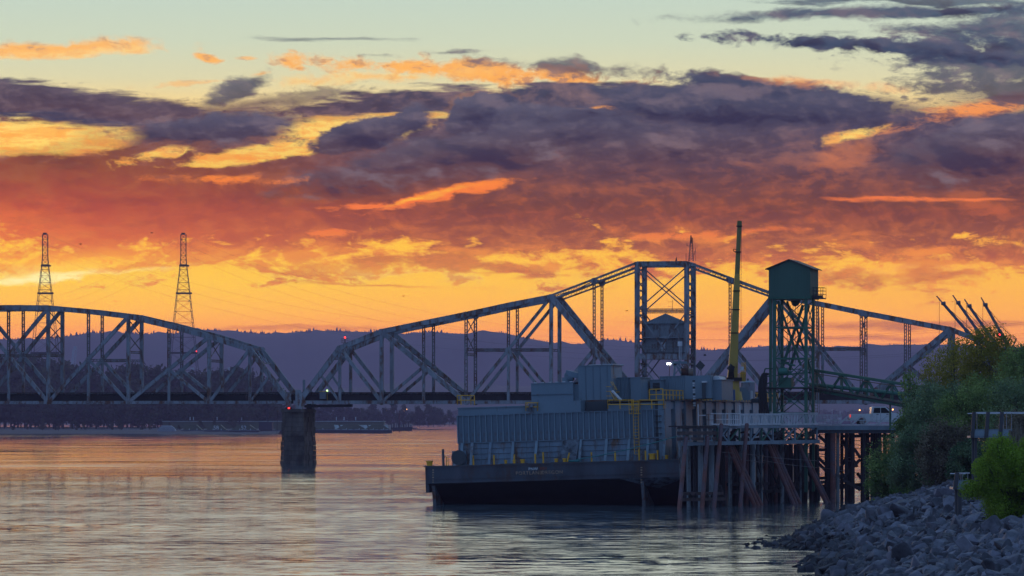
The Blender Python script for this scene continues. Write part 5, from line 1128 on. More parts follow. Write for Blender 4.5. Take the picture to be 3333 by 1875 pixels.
for i, (a, b) in enumerate(zip(tiers[:-1], tiers[1:])):
    for y in ly: gb('horizontal_brace', G(lx[0],y,b), G(lx[1],y,b), .17); gb('cross_brace', G(lx[0],y,a), G(lx[1],y,b), .085); gb('cross_brace', G(lx[1],y+.1,a), G(lx[0],y+.1,b), .085)
    for x in lx: gb('horizontal_brace', G(x,ly[0],b), G(x,ly[1],b), .15); gb('cross_brace', G(x,ly[0],a), G(x,ly[1],b), .08); gb('cross_brace', G(x+.08,ly[1],a), G(x+.08,ly[0],b), .08)
    gb('gusset', G(gm,ly[0]-.05,(a+b)/2-.2), G(gm,ly[0]-.05,(a+b)/2+.2), .4, .05)
for q in (0, .75): gb('raking_spout', G(gw-1.0+q*.6,1.4+q,zh0-.8), G(.95+q*.9,1.6+q,ZY(1205,397)), .26)
gb('raking_spout', G(.7,1.2,zh0-.4), G(gw-1.2,1.4,ZY(1190,397)), .2); gb('raking_spout', G(1.4,2.2,zh0-.4), G(gw-.3,2.4,ZY(1210,397)), .2)
MB().prism([PX(2575,977,399), PX(2606,977,399), PX(2600,992,399), PX(2590,998,399), PX(2580,992,399)], (0,1,0)).build('hopper', greenm, gt_)
for k in range(5): MB().tube([G(1.6+k*.25,1.8,zh0-.8), G(1.4+k*.3,1.9,ZY(1180,397))], .025).build('wire_rope', blackr, gt_)
zp = ZY(969, 397); xa, xb = gw+.02, gw+1.1
MB().hexa(ghex(xa,xb,1.0,2.6,zp-.12,zp)).build('cage_platform', roofm, gt_)
mb = MB()
for x in (xa+.1, (xa+xb)/2, xb):
    for y in (1.0, 2.6): mb.beam(G(x,y,zp), G(x,y,zp+1.0), .045, .045)
for z in (.35,.68,1.0):
    for y in (1.0, 2.6): mb.beam(G(xa,y,zp+z), G(xb,y,zp+z), .04, .04)
    mb.beam(G(xb,1.0,zp+z), G(xb,2.6,zp+z), .04, .04)
mb.hexa(ghex(xa,xb,.98,1.0,zp,zp+.24)); mb.build('cage_railing', roofm, gt_)
mb = MB()
for x in (gw+.15, gw+.55): mb.beam(G(x,1.2,zp), G(x,1.2,ZY(1345,397)), .05, .05)
z = zp-.2
while z > ZY(1345,397): mb.beam(G(gw+.15,1.2,z), G(gw+.55,1.2,z), .035, .035); z -= .32
for x in (gw+.0,gw+.8): mb.beam(G(x,.8,zp-2), G(x,.8,ZY(1345,397)), .035, .035)
mb.build('ladder', mat('ladder_brown', (.14,.10,.07), .7), gt_)
zpl = ZY(1262,397)
MB().hexa(ghex(-1.0,gw,-.3,gd,zpl-.1,zpl)).build('mid_platform', timbd, gt_)
for (a, b) in ((( -.9,zpl),(-.35,ZY(1200,397))), ((-.9,zpl),(.4,ZY(1240,397))), ((-.35,ZY(1200,397)),(.5,ZY(1200,397))), ((-.9,zpl),(.5,ZY(1290,397)))): gb('bracket', G(a[0],0,a[1]), G(b[0],0,b[1]), .12)
MB().hexa(ghex(.9,2.2,.5,1.6,zpl,zpl+1.0)).build('winch_box', greenm, gt_)
MB().cyl(G(1.0,.3,zpl+1.6), G(1.9,.3,zpl+1.6), .38, n=14).build('winch_drum', greenp, gt_)
r4 = random.Random(8)
for k in range(14):
    x, z = r4.uniform(.8, gw-.8), r4.uniform(zpl, zpl+2.6); gb('machinery_bar', G(x,r4.uniform(.3,2.5),z), G(min(gw-.4, x+r4.uniform(.3,1.6)),r4.uniform(.3,2.5),z+r4.uniform(-.6,.6)), r4.uniform(.06,.16))
e = empty('hanging_hoses', G(-.8,-.1,ZY(1240,397)), 'bundle of thick black hoses hanging from the left bracket of the green tower', 'hoses')
for k in range(5):
    o = k*.17; MB().tube([G(-.2+o*.4,-.2,ZY(1218,397)), G(-.55+o*.5,-.2,ZY(1216,397)), G(-.85+o,-.2,ZY(1236,397)), G(-.95+o,-.2,ZY(1262,397)), G(-.9+o,-.2,ZY(1300,397)), G(-.85+o+.05*k,-.2,ZY(1346,397))], .10, 8).build('hose', blackr, e)
e.children[-1].name = 'hose'
# conveyor -------------------------------------------------------------
cv = empty('conveyor_gallery', PX(2800, 1300, 388), 'green steel conveyor truss sloping from the tower down to the bushy bank', 'conveyor')
def CVp(px, py, t=0): f = (px-2640)/(3160-2640); Y = 399-26*f; return PX(px, py, Y)+V(0, t, 0)
lnu = lambda x: 1203+(x-2640)*.155; lnl = lambda x: 1268+(x-2640)*.172; lnp = lambda x: 1251+(x-2640)*.103
for t in (0, 1.8):
    MB().beam(CVp(2496,lnu(2640)+22,t), CVp(2640,lnu(2640)+8,t), .12, .12).build('chord', greenm, cv)
    MB().beam(CVp(2640,lnu(2640),t), CVp(3160,lnu(3160),t), .18, .24).build('chord', greenm, cv); MB().beam(CVp(2640,lnl(2640),t), CVp(3160,lnl(3160),t), .2, .26).build('chord', greenm, cv)
    for i in range(6):
        a, b = 2660+i*82, 2660+(i+1)*82; c = (a+b)/2
        MB().beam(CVp(a,lnu(a),t), CVp(c,lnl(c),t), .09, .12).build('web_member', greenm, cv); MB().beam(CVp(c,lnl(c),t), CVp(b,lnu(b),t), .09, .12).build('web_member', greenm, cv); MB().beam(CVp(a,lnu(a),t), CVp(a,lnl(a),t), .14, .14).build('web_post', greenm, cv)
MB().beam(CVp(2640,lnu(2640)+11), CVp(3160,lnu(3160)+11), .06, .08).build('cable_tray', mat('ladder_brown', (.14,.10,.07)), cv)
MB().cyl(CVp(2640,lnp(2640),.9), CVp(3160,lnp(3160),.9), .20, n=12).build('pipe', greenp, cv)
MB().beam(CVp(2500,1262,.9), CVp(2640,1262,.9), 1.2, .1).build('belt', timbd, cv); MB().beam(CVp(2640,lnl(2640)-9,.9), CVp(3160,lnl(3160)-9,.9), 1.4, .12).build('belt', timbd, cv)
for x in (2730, 2900): MB().beam(CVp(x,lnl(x),.9), V(CVp(x,lnl(x),.9).x, CVp(x,lnl(x),.9).y, 7.3), .16, .2).build('bent_leg', greenm, cv) if x > 2850 else None
# ------------------------------------------------------------------ far bank, woods, pylons, moored barges
def foliage_mesh(name, n, clumps, size, shape, seed, squash=1.0, m=None, updrift=0.0):
    """leaf clusters: n small faces scattered round clump centres that fill a crown; shape(rng) gives clump centre and radius"""
    g = np.random.default_rng(seed); cs = np.array([shape(g) for _ in range(clumps)])
    idx = g.integers(0, clumps, n); c = cs[idx, :3]; rad = cs[idx, 3:4]
    d = g.normal(size=(n, 3)); d /= np.linalg.norm(d, axis=1, keepdims=True)
    p = c + d*rad*(g.random((n, 1))**.45)*np.array([1, 1, squash])
    nrm = d*.9+g.normal(size=(n, 3))*.7+np.array([0, 0, updrift]); nrm /= np.linalg.norm(nrm, axis=1, keepdims=True)
    a = np.cross(nrm, g.normal(size=(n, 3))); a /= np.linalg.norm(a, axis=1, keepdims=True); b = np.cross(nrm, a)
    s = size*(.55+.9*g.random((n, 1))); a *= s*.5; b *= s*.32
    v = np.stack([p-a, p-b*.9+a*.1, p+a, p+b*.9+a*.1], 1).reshape(-1, 3)
    me = bpy.data.meshes.new(name); me.vertices.add(4*n); me.vertices.foreach_set('co', v.ravel())
    me.loops.add(4*n); me.loops.foreach_set('vertex_index', np.arange(4*n, dtype=np.int32))
    me.polygons.add(n); me.polygons.foreach_set('loop_start', np.arange(0, 4*n, 4, dtype=np.int32))
    me.update(calc_edges=True); me.materials.append(m); return me
def leafmat(name, c1, c2, scale=.6, trans=.25):
    m = bpy.data.materials.new(name); m.use_nodes = True; nt = m.node_tree; L = nt.links.new; nt.nodes.clear()
    tc = nt.nodes.new('ShaderNodeTexCoord'); n = nt.nodes.new('ShaderNodeTexNoise'); L(tc.outputs['Object'], n.inputs[0]); n.inputs['Scale'].default_value = scale; n.inputs['Detail'].default_value = 5
    oi = nt.nodes.new('ShaderNodeObjectInfo'); ad = nt.nodes.new('ShaderNodeMath'); ad.operation = 'MULTIPLY_ADD'; L(oi.outputs['Random'], ad.inputs[0]); ad.inputs[1].default_value = .16; L(n.outputs[0], ad.inputs[2])
    r = nt.nodes.new('ShaderNodeValToRGB'); L(ad.outputs[0], r.inputs[0]); r.color_ramp.elements[0].position = .42; r.color_ramp.elements[0].color = (*c1, 1); r.color_ramp.elements[1].position = .72; r.color_ramp.elements[1].color = (*c2, 1)
    d = nt.nodes.new('ShaderNodeBsdfDiffuse'); t = nt.nodes.new('ShaderNodeBsdfTranslucent'); mx = nt.nodes.new('ShaderNodeMixShader'); mx.inputs[0].default_value = trans; o = nt.nodes.new('ShaderNodeOutputMaterial')
    L(r.outputs[0], d.inputs[0]); L(r.outputs[0], t.inputs[0]); L(d.outputs[0], mx.inputs[1]); L(t.outputs[0], mx.inputs[2]); L(mx.outputs[0], o.inputs[0]); return m
barkm = mat('bark', (.05,.04,.035), .9, var=.3, scale=2)
far_leaf = leafmat('far_foliage', (.050,.058,.045), (.125,.125,.075), .10)
farm = mat('far_ground', (.075,.070,.075), .95, var=.3, scale=.02, streak=False)
YFB = 2330
def strip(name, x0, x1, y0, y1, zf, zb_, m, n=60, seed=0, front=None):
    r = random.Random(seed); vs = []; fs = []
    for i in range(n+1):
        x = x0+(x1-x0)*i/n; w = r.uniform(-1, 1)
        for j, (Y, z) in enumerate(((y0+w*(y1-y0)*.03, -.5), (y0+(y1-y0)*.12, zf+w*.15), (y0+(y1-y0)*.4, zf+(zb_-zf)*.6+w*.4), (y1, zb_))): vs.append((XY(x, y0)*(Y/y0)**.5, Y, z))
    for i in range(n):
        for j in range(3): a = i*4+j; fs.append((a, a+4, a+5, a+1))
    return MB().add(vs, fs).build(name, m, kind='structure', smooth=True)
strip('far_bank', -350, 900, 2150, 2750, 1.3, 2.6, farm, seed=2)
strip('far_shore', 560, 1330, 2900, 3600, 1.2, 4, farm, seed=4)
strip('distant_shore', 900, 3700, 5600, 6200, 2.0, 6, farm, n=90, seed=6)
def crown(g):
    u = g.random(); z = .18+.80*u; w = .30*math.sin(min(1, .25+u*.95)*math.pi)**.7+.05; a = g.random()*6.28; q = g.random()**.5*w
    return (q*math.cos(a), q*math.sin(a), z, .10+.07*g.random())
fm = [foliage_mesh('crown', 900, 26, .085, crown, 40+k, m=far_leaf) for k in range(4)]
tkm = MB().cyl((0,0,0), (0,0,.35), .016, .009, 5).cyl((0,0,.2), (.07,0,.5), .008, .003, 4).cyl((0,0,.25), (-.06,.03,.55), .008, .003, 4)
tkmesh = bpy.data.meshes.new('trunk'); tkmesh.from_pydata(tkm.v, [], tkm.f); tkmesh.materials.append(barkm)
def far_tree(px, Y, h, lab, grp, k, name='far_tree'):
    e = bpy.data.objects.new(name, None); C.objects.link(e); e.location = (XY(px, Y), Y, 1.2); e.scale = (h*rf_.uniform(.9, 1.3), h, h); e.rotation_euler = (0, 0, rf_.uniform(0, 6))
    tag(e, lab, 'tree', grp)
    for n_, me in (('crown', fm[k % 4]), ('trunk', tkmesh)): o = bpy.data.objects.new(n_, me); C.objects.link(o); o.parent = e
rf_ = random.Random(21)
def ttop(x):
    pts = [(-100,1185),(60,1178),(120,1185),(190,1188),(240,1205),(330,1222),(400,1206),(470,1205),(560,1216),(620,1228),(690,1214),(740,1214),(800,1220),(860,1240),(930,1285)]
    for (a, ya), (b, yb) in zip(pts[:-1], pts[1:]):
        if a <= x <= b: return ya+(yb-ya)*(x-a)/(b-a)
    return 1290
for i in range(58):
    x = -60+i*17+rf_.uniform(-8, 8); Y = 2620+rf_.uniform(-60, 90); far_tree(x, Y, (ZY(ttop(x)+rf_.uniform(-6, 10), Y)-1.2)*1.02, 'tall dusky tree at the back of the wood on the far left bank', 'tall back trees of the wood on the far left bank', i)
for i in range(44):
    x = -50+i*22+rf_.uniform(-10, 10); Y = 2450+rf_.uniform(-40, 60); far_tree(x, Y, ZY(ttop(x)+rf_.uniform(45, 85), Y), 'lower dusky tree at the front of the wood on the far left bank', 'lower front trees of the wood on the far left bank', i+1)
for i in range(26):
    if i % 3 == 1: continue
    x = -20+i*34+rf_.uniform(-14, 14); Y = 2290+rf_.uniform(-20, 40); h = rf_.uniform(3, 7.5); far_tree(x, Y, h, 'low olive bush on the far left beach in front of the wood', 'low bushes on the far left beach', i, 'far_bush')
for i in range(36):
    x = 860+i*17+rf_.uniform(-8, 8); Y = 3300; far_tree(x, Y, (ZY(1318+rf_.uniform(-8, 14)+(x-860)*.02, Y)), 'dark tree on the low far shore behind the stone pier', 'trees on the far shore behind the pier', i)
wood = foliage_mesh('distant_wood', 9000, 900, 11, lambda g: (g.uniform(XY(1150,5800), XY(3650,5800)), 5800+g.uniform(-60, 60), g.uniform(4, 15), 6), 5, m=far_leaf)
o = bpy.data.objects.new('distant_wood', wood); C.objects.link(o); tag(o, 'distant line of woods along the far shore at the water', None, None, 'stuff')
# pylons
pym = mat('pylon_steel', (.05,.045,.045), .7, var=.15, scale=.1)
def pylon(cx, label, Y=2620, sc=1.0):
    e = empty('lattice_pylon', (XY(cx, Y), Y, 2), label, 'pylon'); prof_ = [(763,8.5),(832,8.5),(861,10.5),(956,21),(1051,31),(1150,41),(1260,50),(1372,60)]
    def hw(y):
        for (a, wa), (b, wb) in zip(prof_[:-1], prof_[1:]):
            if a <= y <= b: return (wa+(wb-wa)*(y-a)/(b-a))/F*Y
    lv = [763,780,797,814,832,846,861,878,898,920,943,956,980,1014,1051,1098,1150,1205,1260,1315,1372]
    pt = lambda y, i, j: V(XY(cx, Y)+i*hw(y), Y+j*hw(y), ZY(y, Y))
    mb = MB()
    for (i, j) in ((-1,-1),(1,-1),(1,1),(-1,1)):
        for a, b in zip(prof_[:-1], prof_[1:]): mb.beam(pt(a[0],i,j), pt(b[0],i,j), .30, .30)
    mb.build('corner_legs', pym, e)
    mb = MB()
    for k, (a, b) in enumerate(zip(lv[:-1], lv[1:])):
        w = .12
        for (p, q) in (((-1,-1),(1,-1)),((1,-1),(1,1)),((1,1),(-1,1)),((-1,1),(-1,-1))):
            mb.beam(pt(a,*p), pt(b,*q), w, w); mb.beam(pt(a,*q), pt(b,*p), w, w); mb.beam(pt(b,*p), pt(b,*q), w*1.3, w*1.3)
    mb.build('lattice_bracing', pym, e)
    for y in (866, 956, 1150):
        c = pt(y, 0, -1); h_ = hw(y); MB().box(c.x-h_-.3, c.x+h_+1.8, c.y-1.5, c.y, c.z-.5, c.z+.7).build('walkway', pym, e)
    c = pt(763,0,0); MB().box(c.x-1.3, c.x+1.0, Y-2, Y+2, c.z-.2, c.z+1.0).build('top_platform', pym, e)
    for dx in ((-1, 1) if cx > 300 else ()): p = pt(1150, dx, -1)+V(dx*1.0, -.5, .8); MB().cyl(p, p+V(0,0,.7), .3, n=8).build('obstruction_lamp', redg, e)
pylon(147, 'lattice pylon at the far left behind the camelback span'); pylon(597, 'second lattice pylon, right of the far left one, rising behind the span')
wirem = mat('power_cable', (.03,.03,.03), .6, var=0)
def wire(a, b, sag, label, r=.035, n=26):
    pts = [a+(b-a)*(i/n)+V(0,0,-sag*4*(i/n)*(1-i/n)) for i in range(n+1)]; e = MB().tube(pts, r, 4).build('power_line', wirem, label=label, cat='cable', group='power lines crossing the river sky')
for k, y in enumerate((766, 797, 828)):
    for cx, w in ((147, 'far left pylon'), (597, 'second pylon')):
        a = PX(cx+8, y, 2620)
        wire(a, PX(3700, 1010+k*36, 1500), 34, f"{('upper','middle','lower')[k]} thin power line sloping from the {w} down to the right")
        wire(PX(cx-8, y, 2620), PX(cx-1100, y+220, 2100), 22, f"{('upper','middle','lower')[k]} thin power line running left from the {w}")
# moored covered barges ---------------------------------------------------
bgm = mat('cover_olive', (.09,.105,.06), .7, var=.25, scale=.1); bgp = mat('cover_pale', (.30,.36,.36), .6, var=.3, scale=.15); bhull = mat('far_hull', (.02,.022,.03), .7, var=.2)
def cbarge(x0, x1, Y, label, pale=False, num=None, zt_=4.8, panels=5):
    a, b = XY(x0, Y), XY(x1, Y); L_ = b-a; e = empty('covered_barge', ((a+b)/2, Y, 0), label, 'barge'); m = bgp if pale else bgm
    MB().prism([(a,Y,-.5),(b,Y,-.5),(b,Y,1.6),(a,Y,1.6)], (0,12,0)).build('hull', bhull, e); MB().box(a-.1,b+.1,Y-.1,Y+12,1.6,1.9).build('gunwale', mat('far_gunwale', (.12,.15,.20), .6), e)
    MB().prism([(a+1,Y+1,1.9),(b-1,Y+1,1.9),(b-1-L_*.25,Y+1,zt_),(a+1+L_*.25,Y+1,zt_)], (0,9.5,0)).build('cover', bgm, e)
    for k in range(panels):
        f0, f1 = k/panels, (k+.8)/panels; xa, xb = a+1+(L_-2)*f0, a+1+(L_-2)*f1
        if pale: MB().add([(xa+.4,Y+.9,2.0),(xb,Y+.9,2.0),(xb-L_*.06,Y+2.4,zt_-.2),(xa+.4-L_*.06,Y+2.4,zt_-.2),(xa+.4,Y+1.0,1.9),(xb,Y+1.0,1.9),(xb-L_*.06,Y+2.5,zt_-.3),(xa+.4-L_*.06,Y+2.5,zt_-.3)], [(0,1,2,3),(7,6,5,4),(0,4,5,1),(1,5,6,2),(2,6,7,3),(3,7,4,0)]).build('cover_panel', bgp, e)
        MB().box(xb-.25, xb+.1, Y+.5, Y+.9, 1.9, 2.7).build('deck_post', whitep if k % 2 else bhull, e)
    if num:
        cu = bpy.data.curves.new('number', 'FONT'); cu.body = num; cu.size = 3.1; cu.extrude = .02; cu.align_x = 'CENTER'; cu.materials.append(mat('number_white', (.6,.65,.7), .6, var=0)); o = textmesh('number', cu); o.parent = e; o.location = (0, .75, 2.2); o.rotation_euler = (R(90), 0, 0)
cbarge(588, 662, 2235, 'olive covered barge just right of the white domed boat')
cbarge(664, 742, 2215, 'olive covered barge numbered fifty-eight, second of the numbered row from the left', num='58'); cbarge(744, 842, 2205, 'olive covered barge numbered fifty-two, beside the plain dark box barge', num='52')
cbarge(886, 975, 2225, 'dark barge with a white numeral partly hidden behind the stone pier', num='4')
cbarge(1010, 1120, 2320, 'barge with a green gabled cover just right of the stone pier'); cbarge(1085, 1200, 2300, 'barge with pale sloping covers, left of the two right of the pier', True); cbarge(1180, 1275, 2290, 'barge with pale sloping covers at the right end of the moored row', True)
e = empty('long_barge', (XY(760, 2420), 2420, 0), 'long flat dark barge lying behind the covered barges', 'barge'); MB().box(XY(530,2420), XY(1250,2420), 2420, 2440, -.5, 6.4).build('hull', bgm, e); MB().box(XY(528,2420), XY(1252,2420), 2419, 2440, 6.4, 6.8).build('rim', bgp, e)
for k, x in enumerate((619, 630, 707, 787, 1095, 1120, 1158)): p = PX(x, 1368, 2420); MB().box(p.x-.25, p.x+.25, 2419, 2419.5, p.z, p.z+2.0).build('deck_marker', whitep, e)
e = empty('domed_boat', (XY(541, 2220), 2220, 0), 'small white boat with ribbed domed canopy at the left of the moored row', 'boat')
a, b = XY(508,2220), XY(575,2220); MB().box(a, b, 2220, 2226, -.4, .9).build('hull', bhull, e); MB().prism([(a+.2,2220,.9),(b-.2,2220,.9),(b-1.8,2220,3.4),(b-3.4,2220,4.4),(a+3.2,2220,4.4),(a+1.6,2220,3.2)], (0,5,0)).build('canopy', mat('pale_canopy', (.34,.40,.46), .6, var=.1), e)
for k in range(6): MB().box(a+.6+k*.1, b-.6-k*.1, 2219.9, 2219.98, 1.2+k*.5, 1.3+k*.5).build('canopy_rib', bhull, e)
e = empty('dark_barge', (XY(864, 2230), 2230, 0), 'plain dark box barge left of the stone pier', 'barge'); MB().box(XY(843,2230), XY(886,2230), 2228, 2242, -.5, 6.2).build('hull', mat('dark_violet_hull', (.03,.03,.045), .7), e); MB().box(XY(842,2230), XY(887,2230), 2227.9, 2242, 6.2, 6.5).build('rim', bhull, e); MB().cyl((XY(871,2230),2232,6), (XY(871,2230),2232,14), .25, n=6).build('spud_pole', bhull, e)
e = empty('dredge_vessel', (XY(1305, 2700), 2700, 0), 'dark work vessel with a tall post at the end of the moored row', 'vessel')
a, b = XY(1272,2700), XY(1340,2700); MB().prism([(a,2700,-.5),(b,2700,-.5),(b+.6,2700,2.6),(a,2700,2.2)], (0,10,0)).build('hull', bhull, e)
for k in range(9): x = a+.5+(b-a-1)*k/8; MB().box(x-.5, x+.4, 2701, 2706, 2.2, rf_.uniform(3.5, 6.8)).build('deck_house', bhull if k % 2 else mat('dredge_grey', (.10,.10,.13), .6), e)
MB().cyl((XY(1300,2700),2702,2), (XY(1300,2700),2702,ZY(1345,2700)), .45, n=8).build('tall_post', mat('dredge_red', (.09,.03,.03), .7), e)
def far_ship(x0, x1, Y, label, seed, hgt=6):
    r = random.Random(seed); a, b = XY(x0, Y), XY(x1, Y); e = empty('moored_ship', ((a+b)/2, Y, 0), label, 'ship')
    MB().prism([(a,Y,-.5),(b,Y,-.5),(b+2,Y,hgt*.8),(a-1,Y,hgt*.7)], (0,12,0)).build('hull', bhull, e); n = int((b-a)/5)
    for k in range(n): x = a+(b-a)*(k+.5)/n; MB().box(x-1.8, x+1.6, Y+2, Y+8, hgt*.6, hgt*.8+r.uniform(1.5, 6)).build('superstructure', (whitep, MATS['dredge_grey'], bgp)[k % 3], e)
    for k in range(3): x = r.uniform(a, b); MB().cyl((x,Y+4,hgt*.6), (x,Y+4,hgt+r.uniform(8, 16)), .3, n=5).build('mast', whitep if k else bhull, e)
far_ship(1262, 1345, 4600, 'pale tug with masts moored behind the dark work vessel', 2); far_ship(1338, 1432, 5300, 'long low ship with pale upperworks at the far water edge', 4, 7); far_ship(1352, 1400, 4900, 'small tug with white wheelhouse in front of the far ship', 6, 5)
far_ship(2690, 2790, 5200, 'faint pale ship seen above the dock railing left of the pickup', 8, 6); far_ship(2925, 3000, 5200, 'faint pale ship seen right of the pickup bonnet', 9, 6)
for (x, y, lb) in ((1255,1338,'leftmost amber quay lamp beyond the stone pier'),(1316,1339,'amber quay lamp, lower of the close pair above the ships'),(1323,1334,'amber quay lamp, upper of the close pair above the ships'),(1359,1335,'rightmost amber quay lamp left of the barge'),(2798,1337,'amber quay lamp just behind the pickup tailgate'),(2886,1334,'amber quay lamp above the pickup bonnet'),(2906,1335,'amber quay lamp right of the pickup bonnet')):
    p = PX(x, y, 4200); e = empty('quay_lamp', V(p.x, p.y, 0), lb, 'lamp'); MB().cyl(V(p.x,p.y,-.5), p, .12, n=5).build('pole', bhull, e); MB().cyl(p, p+V(0,0,1.3), .7, .6, 8).build('glass', ambg, e)
# faint port structures beyond the wood
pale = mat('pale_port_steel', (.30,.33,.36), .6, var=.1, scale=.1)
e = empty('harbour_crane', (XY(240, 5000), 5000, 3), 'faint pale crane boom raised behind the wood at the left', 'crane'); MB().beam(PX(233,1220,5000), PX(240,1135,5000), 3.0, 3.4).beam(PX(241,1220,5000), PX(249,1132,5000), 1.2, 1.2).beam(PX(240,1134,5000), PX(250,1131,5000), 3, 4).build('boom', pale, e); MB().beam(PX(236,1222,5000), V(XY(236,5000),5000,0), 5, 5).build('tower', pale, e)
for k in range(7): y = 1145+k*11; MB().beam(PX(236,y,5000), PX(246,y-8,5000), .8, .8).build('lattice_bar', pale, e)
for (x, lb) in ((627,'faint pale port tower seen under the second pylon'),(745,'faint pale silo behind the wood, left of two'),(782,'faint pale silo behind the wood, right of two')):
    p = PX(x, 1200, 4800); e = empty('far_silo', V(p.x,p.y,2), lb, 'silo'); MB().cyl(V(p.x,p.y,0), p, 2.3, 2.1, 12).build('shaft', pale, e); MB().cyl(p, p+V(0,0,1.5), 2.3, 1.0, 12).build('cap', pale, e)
# harbour cranes right of the bridge end
bmm = mat('crane_boom_blue_grey', (.07,.09,.12), .6, var=.15, scale=.3)
for (tx_, ty_, bx, by, lb) in ((3048,963,3205,1145,'leftmost of the four leaning dark harbour crane booms'),(3101,961,3226,1140,'second from left of the four leaning harbour crane booms'),(3139,974,3250,1135,'third from left of the four leaning harbour crane booms'),(3193,968,3292,1145,'rightmost of the four leaning harbour crane booms')):
    Y = 930; e = empty('jib_crane', V(XY(bx+12, Y), Y, 0), lb, 'crane'); t_ = PX(tx_, ty_, Y); b = PX(bx, by, Y); d = (b-t_)
    k_ = t_+d*.14
    MB().beam(k_, t_+d*.62, .62, .62).build('boom', bmm, e); MB().beam(t_+d*.6, b, .85, .85).build('boom_foot', bmm, e); MB().beam(t_, k_, .28, .28).build('jib_tip', bmm, e); MB().cyl(k_+V(-.5,-.4,0), k_+V(.5,-.4,.1), .42, n=8).build('sheave_block', bmm, e)
    MB().tube([t_+d*.06, V(t_.x+d.x*.06, Y, ZY(1150, Y))], .05).build('hoist_rope', wirem, e)
    for q in (0, 14, 30, 44): MB().tube([k_ if q < 20 else t_+d*.4, PX(bx+48+q, by+12+q*.4, Y)], .035).build('stay_rope', wirem, e)
    MB().box(b.x-.8, b.x+7.4, Y-2, Y+2, b.z-3.2, b.z+.3).build('machine_house', bmm, e); MB().beam(b+V(3.2,0,0), b+V(4.2,0,2.4), .3, .3).build('a_frame', bmm, e)
    MB().cyl(V(b.x+1.8,Y,-1), V(b.x+1.8,Y,b.z-3.2), 1.5, n=12).build('pedestal', bmm, e)
# birds ----------------------------------------------------------------
bdm = mat('bird_dark', (.02,.02,.02), .8, var=0)
def bird(px, py, Y, s, lab, flap=.35, turn=.6):
    p = PX(px, py, Y); e = empty('bird', p, lab, 'bird')
    c, s_ = math.cos(turn), math.sin(turn)
    ax = V(c, s_, 0)*s; bx = V(-s_, c, 0)*s
    mb = MB(); rr_ = [(-.55,.02),(-.35,.09),(0,.14),(.3,.10),(.45,.08),(.6,.02)]
    for (a, r0), (b, r1) in zip(rr_[:-1], rr_[1:]): mb.cyl(p+ax*a, p+ax*b, r0*s, r1*s, 7, cap=False)
    mb.build('body', bdm, e)
    for sg in (-1, 1):
        m_ = p+bx*(.55*sg)+V(0,0,flap*s*.6); t_ = p+bx*(1.15*sg)+V(0,0,flap*s)-ax*.15
        mb = MB(); th = V(0,0,.03*s)
        for q in (V(0,0,0),): mb.add([p+ax*.2, p-ax*.22, m_-ax*.2, m_+ax*.22, t_, p+ax*.2+th, p-ax*.22+th, m_-ax*.2+th, m_+ax*.22+th, t_+th], [(0,1,2,3),(3,2,4),(5,8,7,6),(8,9,7),(0,3,8,5),(1,6,7,2),(3,4,9,8),(2,7,9,4)])
        mb.build('wing', bdm, e)
    MB().add([p-ax*.5, p-ax*.85+bx*.12, p-ax*.85-bx*.12, p-ax*.5+V(0,0,.04*s), p-ax*.85+bx*.12+V(0,0,.03*s), p-ax*.85-bx*.12+V(0,0,.03*s)], [(0,1,2),(3,5,4),(0,3,4,1),(1,4,5,2),(2,5,3,0)]).build('tail', bdm, e)
bird(262, 795, 500, .30, 'small dark bird between the two pylons'); bird(963, 921, 480, .28, 'small dark bird above the gap between the two bridge spans', .2, 1.2); bird(1313, 964, 470, .28, 'small dark bird over the rising chord of the swing span', .3, .9)
bird(2040, 1012, 460, .32, 'small dark bird just left of the bridge tower', .2, .3); bird(3100, 982, 480, .26, 'small dark bird between the leftmost harbour crane booms', .3, 1.0); bird(2294, 1157, 450, .34, 'small dark bird low above the hills right of the bridge tower', .5, .2)
bird(494, 758, 600, .4, 'tiny gliding bird right of the second pylon top', .1, .1)
pg = empty('perched_bird', BP(bs(2201), z7+.5, 0), 'small dark bird perched on the top beam of the bridge tower', 'bird'); p = BP(bs(2201), z7+.5, 0)
MB().cyl(p, p+V(0,0,.45), .16, .11, 7).cyl(p+V(0,0,.45), p+V(.06,0,.62), .1, .07, 7).build('body', bdm, pg); MB().cyl(p+V(.1,0,.55), p+V(.24,0,.53), .03, .01, 5).build('beak', bdm, pg); MB().prism([p+V(-.1,0,.05), p+V(-.3,0,-.1), p+V(-.05,0,.25)], (0,.08,0)).build('tail', bdm, pg)
# ------------------------------------------------------------------ near bank with riprap
SH = [(-20,4),(100,9.2),(150,12.2),(185,14.6),(205,16.0),(216,16.9),(234,17.7),(244,19.8),(251,19.7),(257,17.6),(266,18.2),(280,20.2),(299,22.3),(333,26.9),(362,31.0),(372,33.5),(400,38.2),(440,46),(520,60)]
def Xs(Y):
    for (a, xa), (b, xb) in zip(SH[:-1], SH[1:]):
        if a <= Y <= b: return xa+(xb-xa)*(Y-a)/(b-a)
    return SH[-1][1]
def gz(X, Y):
    d = X-Xs(Y); 
    if d < 0: return max(-2.5, d*.35)
    return .30*d if d < 20 else 6.0+(d-20)*.05
vs = []; fs = []; NY, ND = 150, 34
for j in range(NY+1):
    Y = 60+(500-60)*j/NY
    for i in range(ND+1):
        d = -7+((i/ND)**1.35)*70; X = Xs(Y)+d; vs.append((X, Y, gz(X, Y)+rng.uniform(-.06,.06)-.30))
for j in range(NY):
    for i in range(ND): a = j*(ND+1)+i; fs.append((a, a+1, a+ND+2, a+ND+1))
bank_ = MB().add(vs, fs).build('river_bank', mat('bank_soil', (.028,.026,.028), .95, var=.4, scale=.8, streak=False), kind='structure', smooth=True)
rockm = []
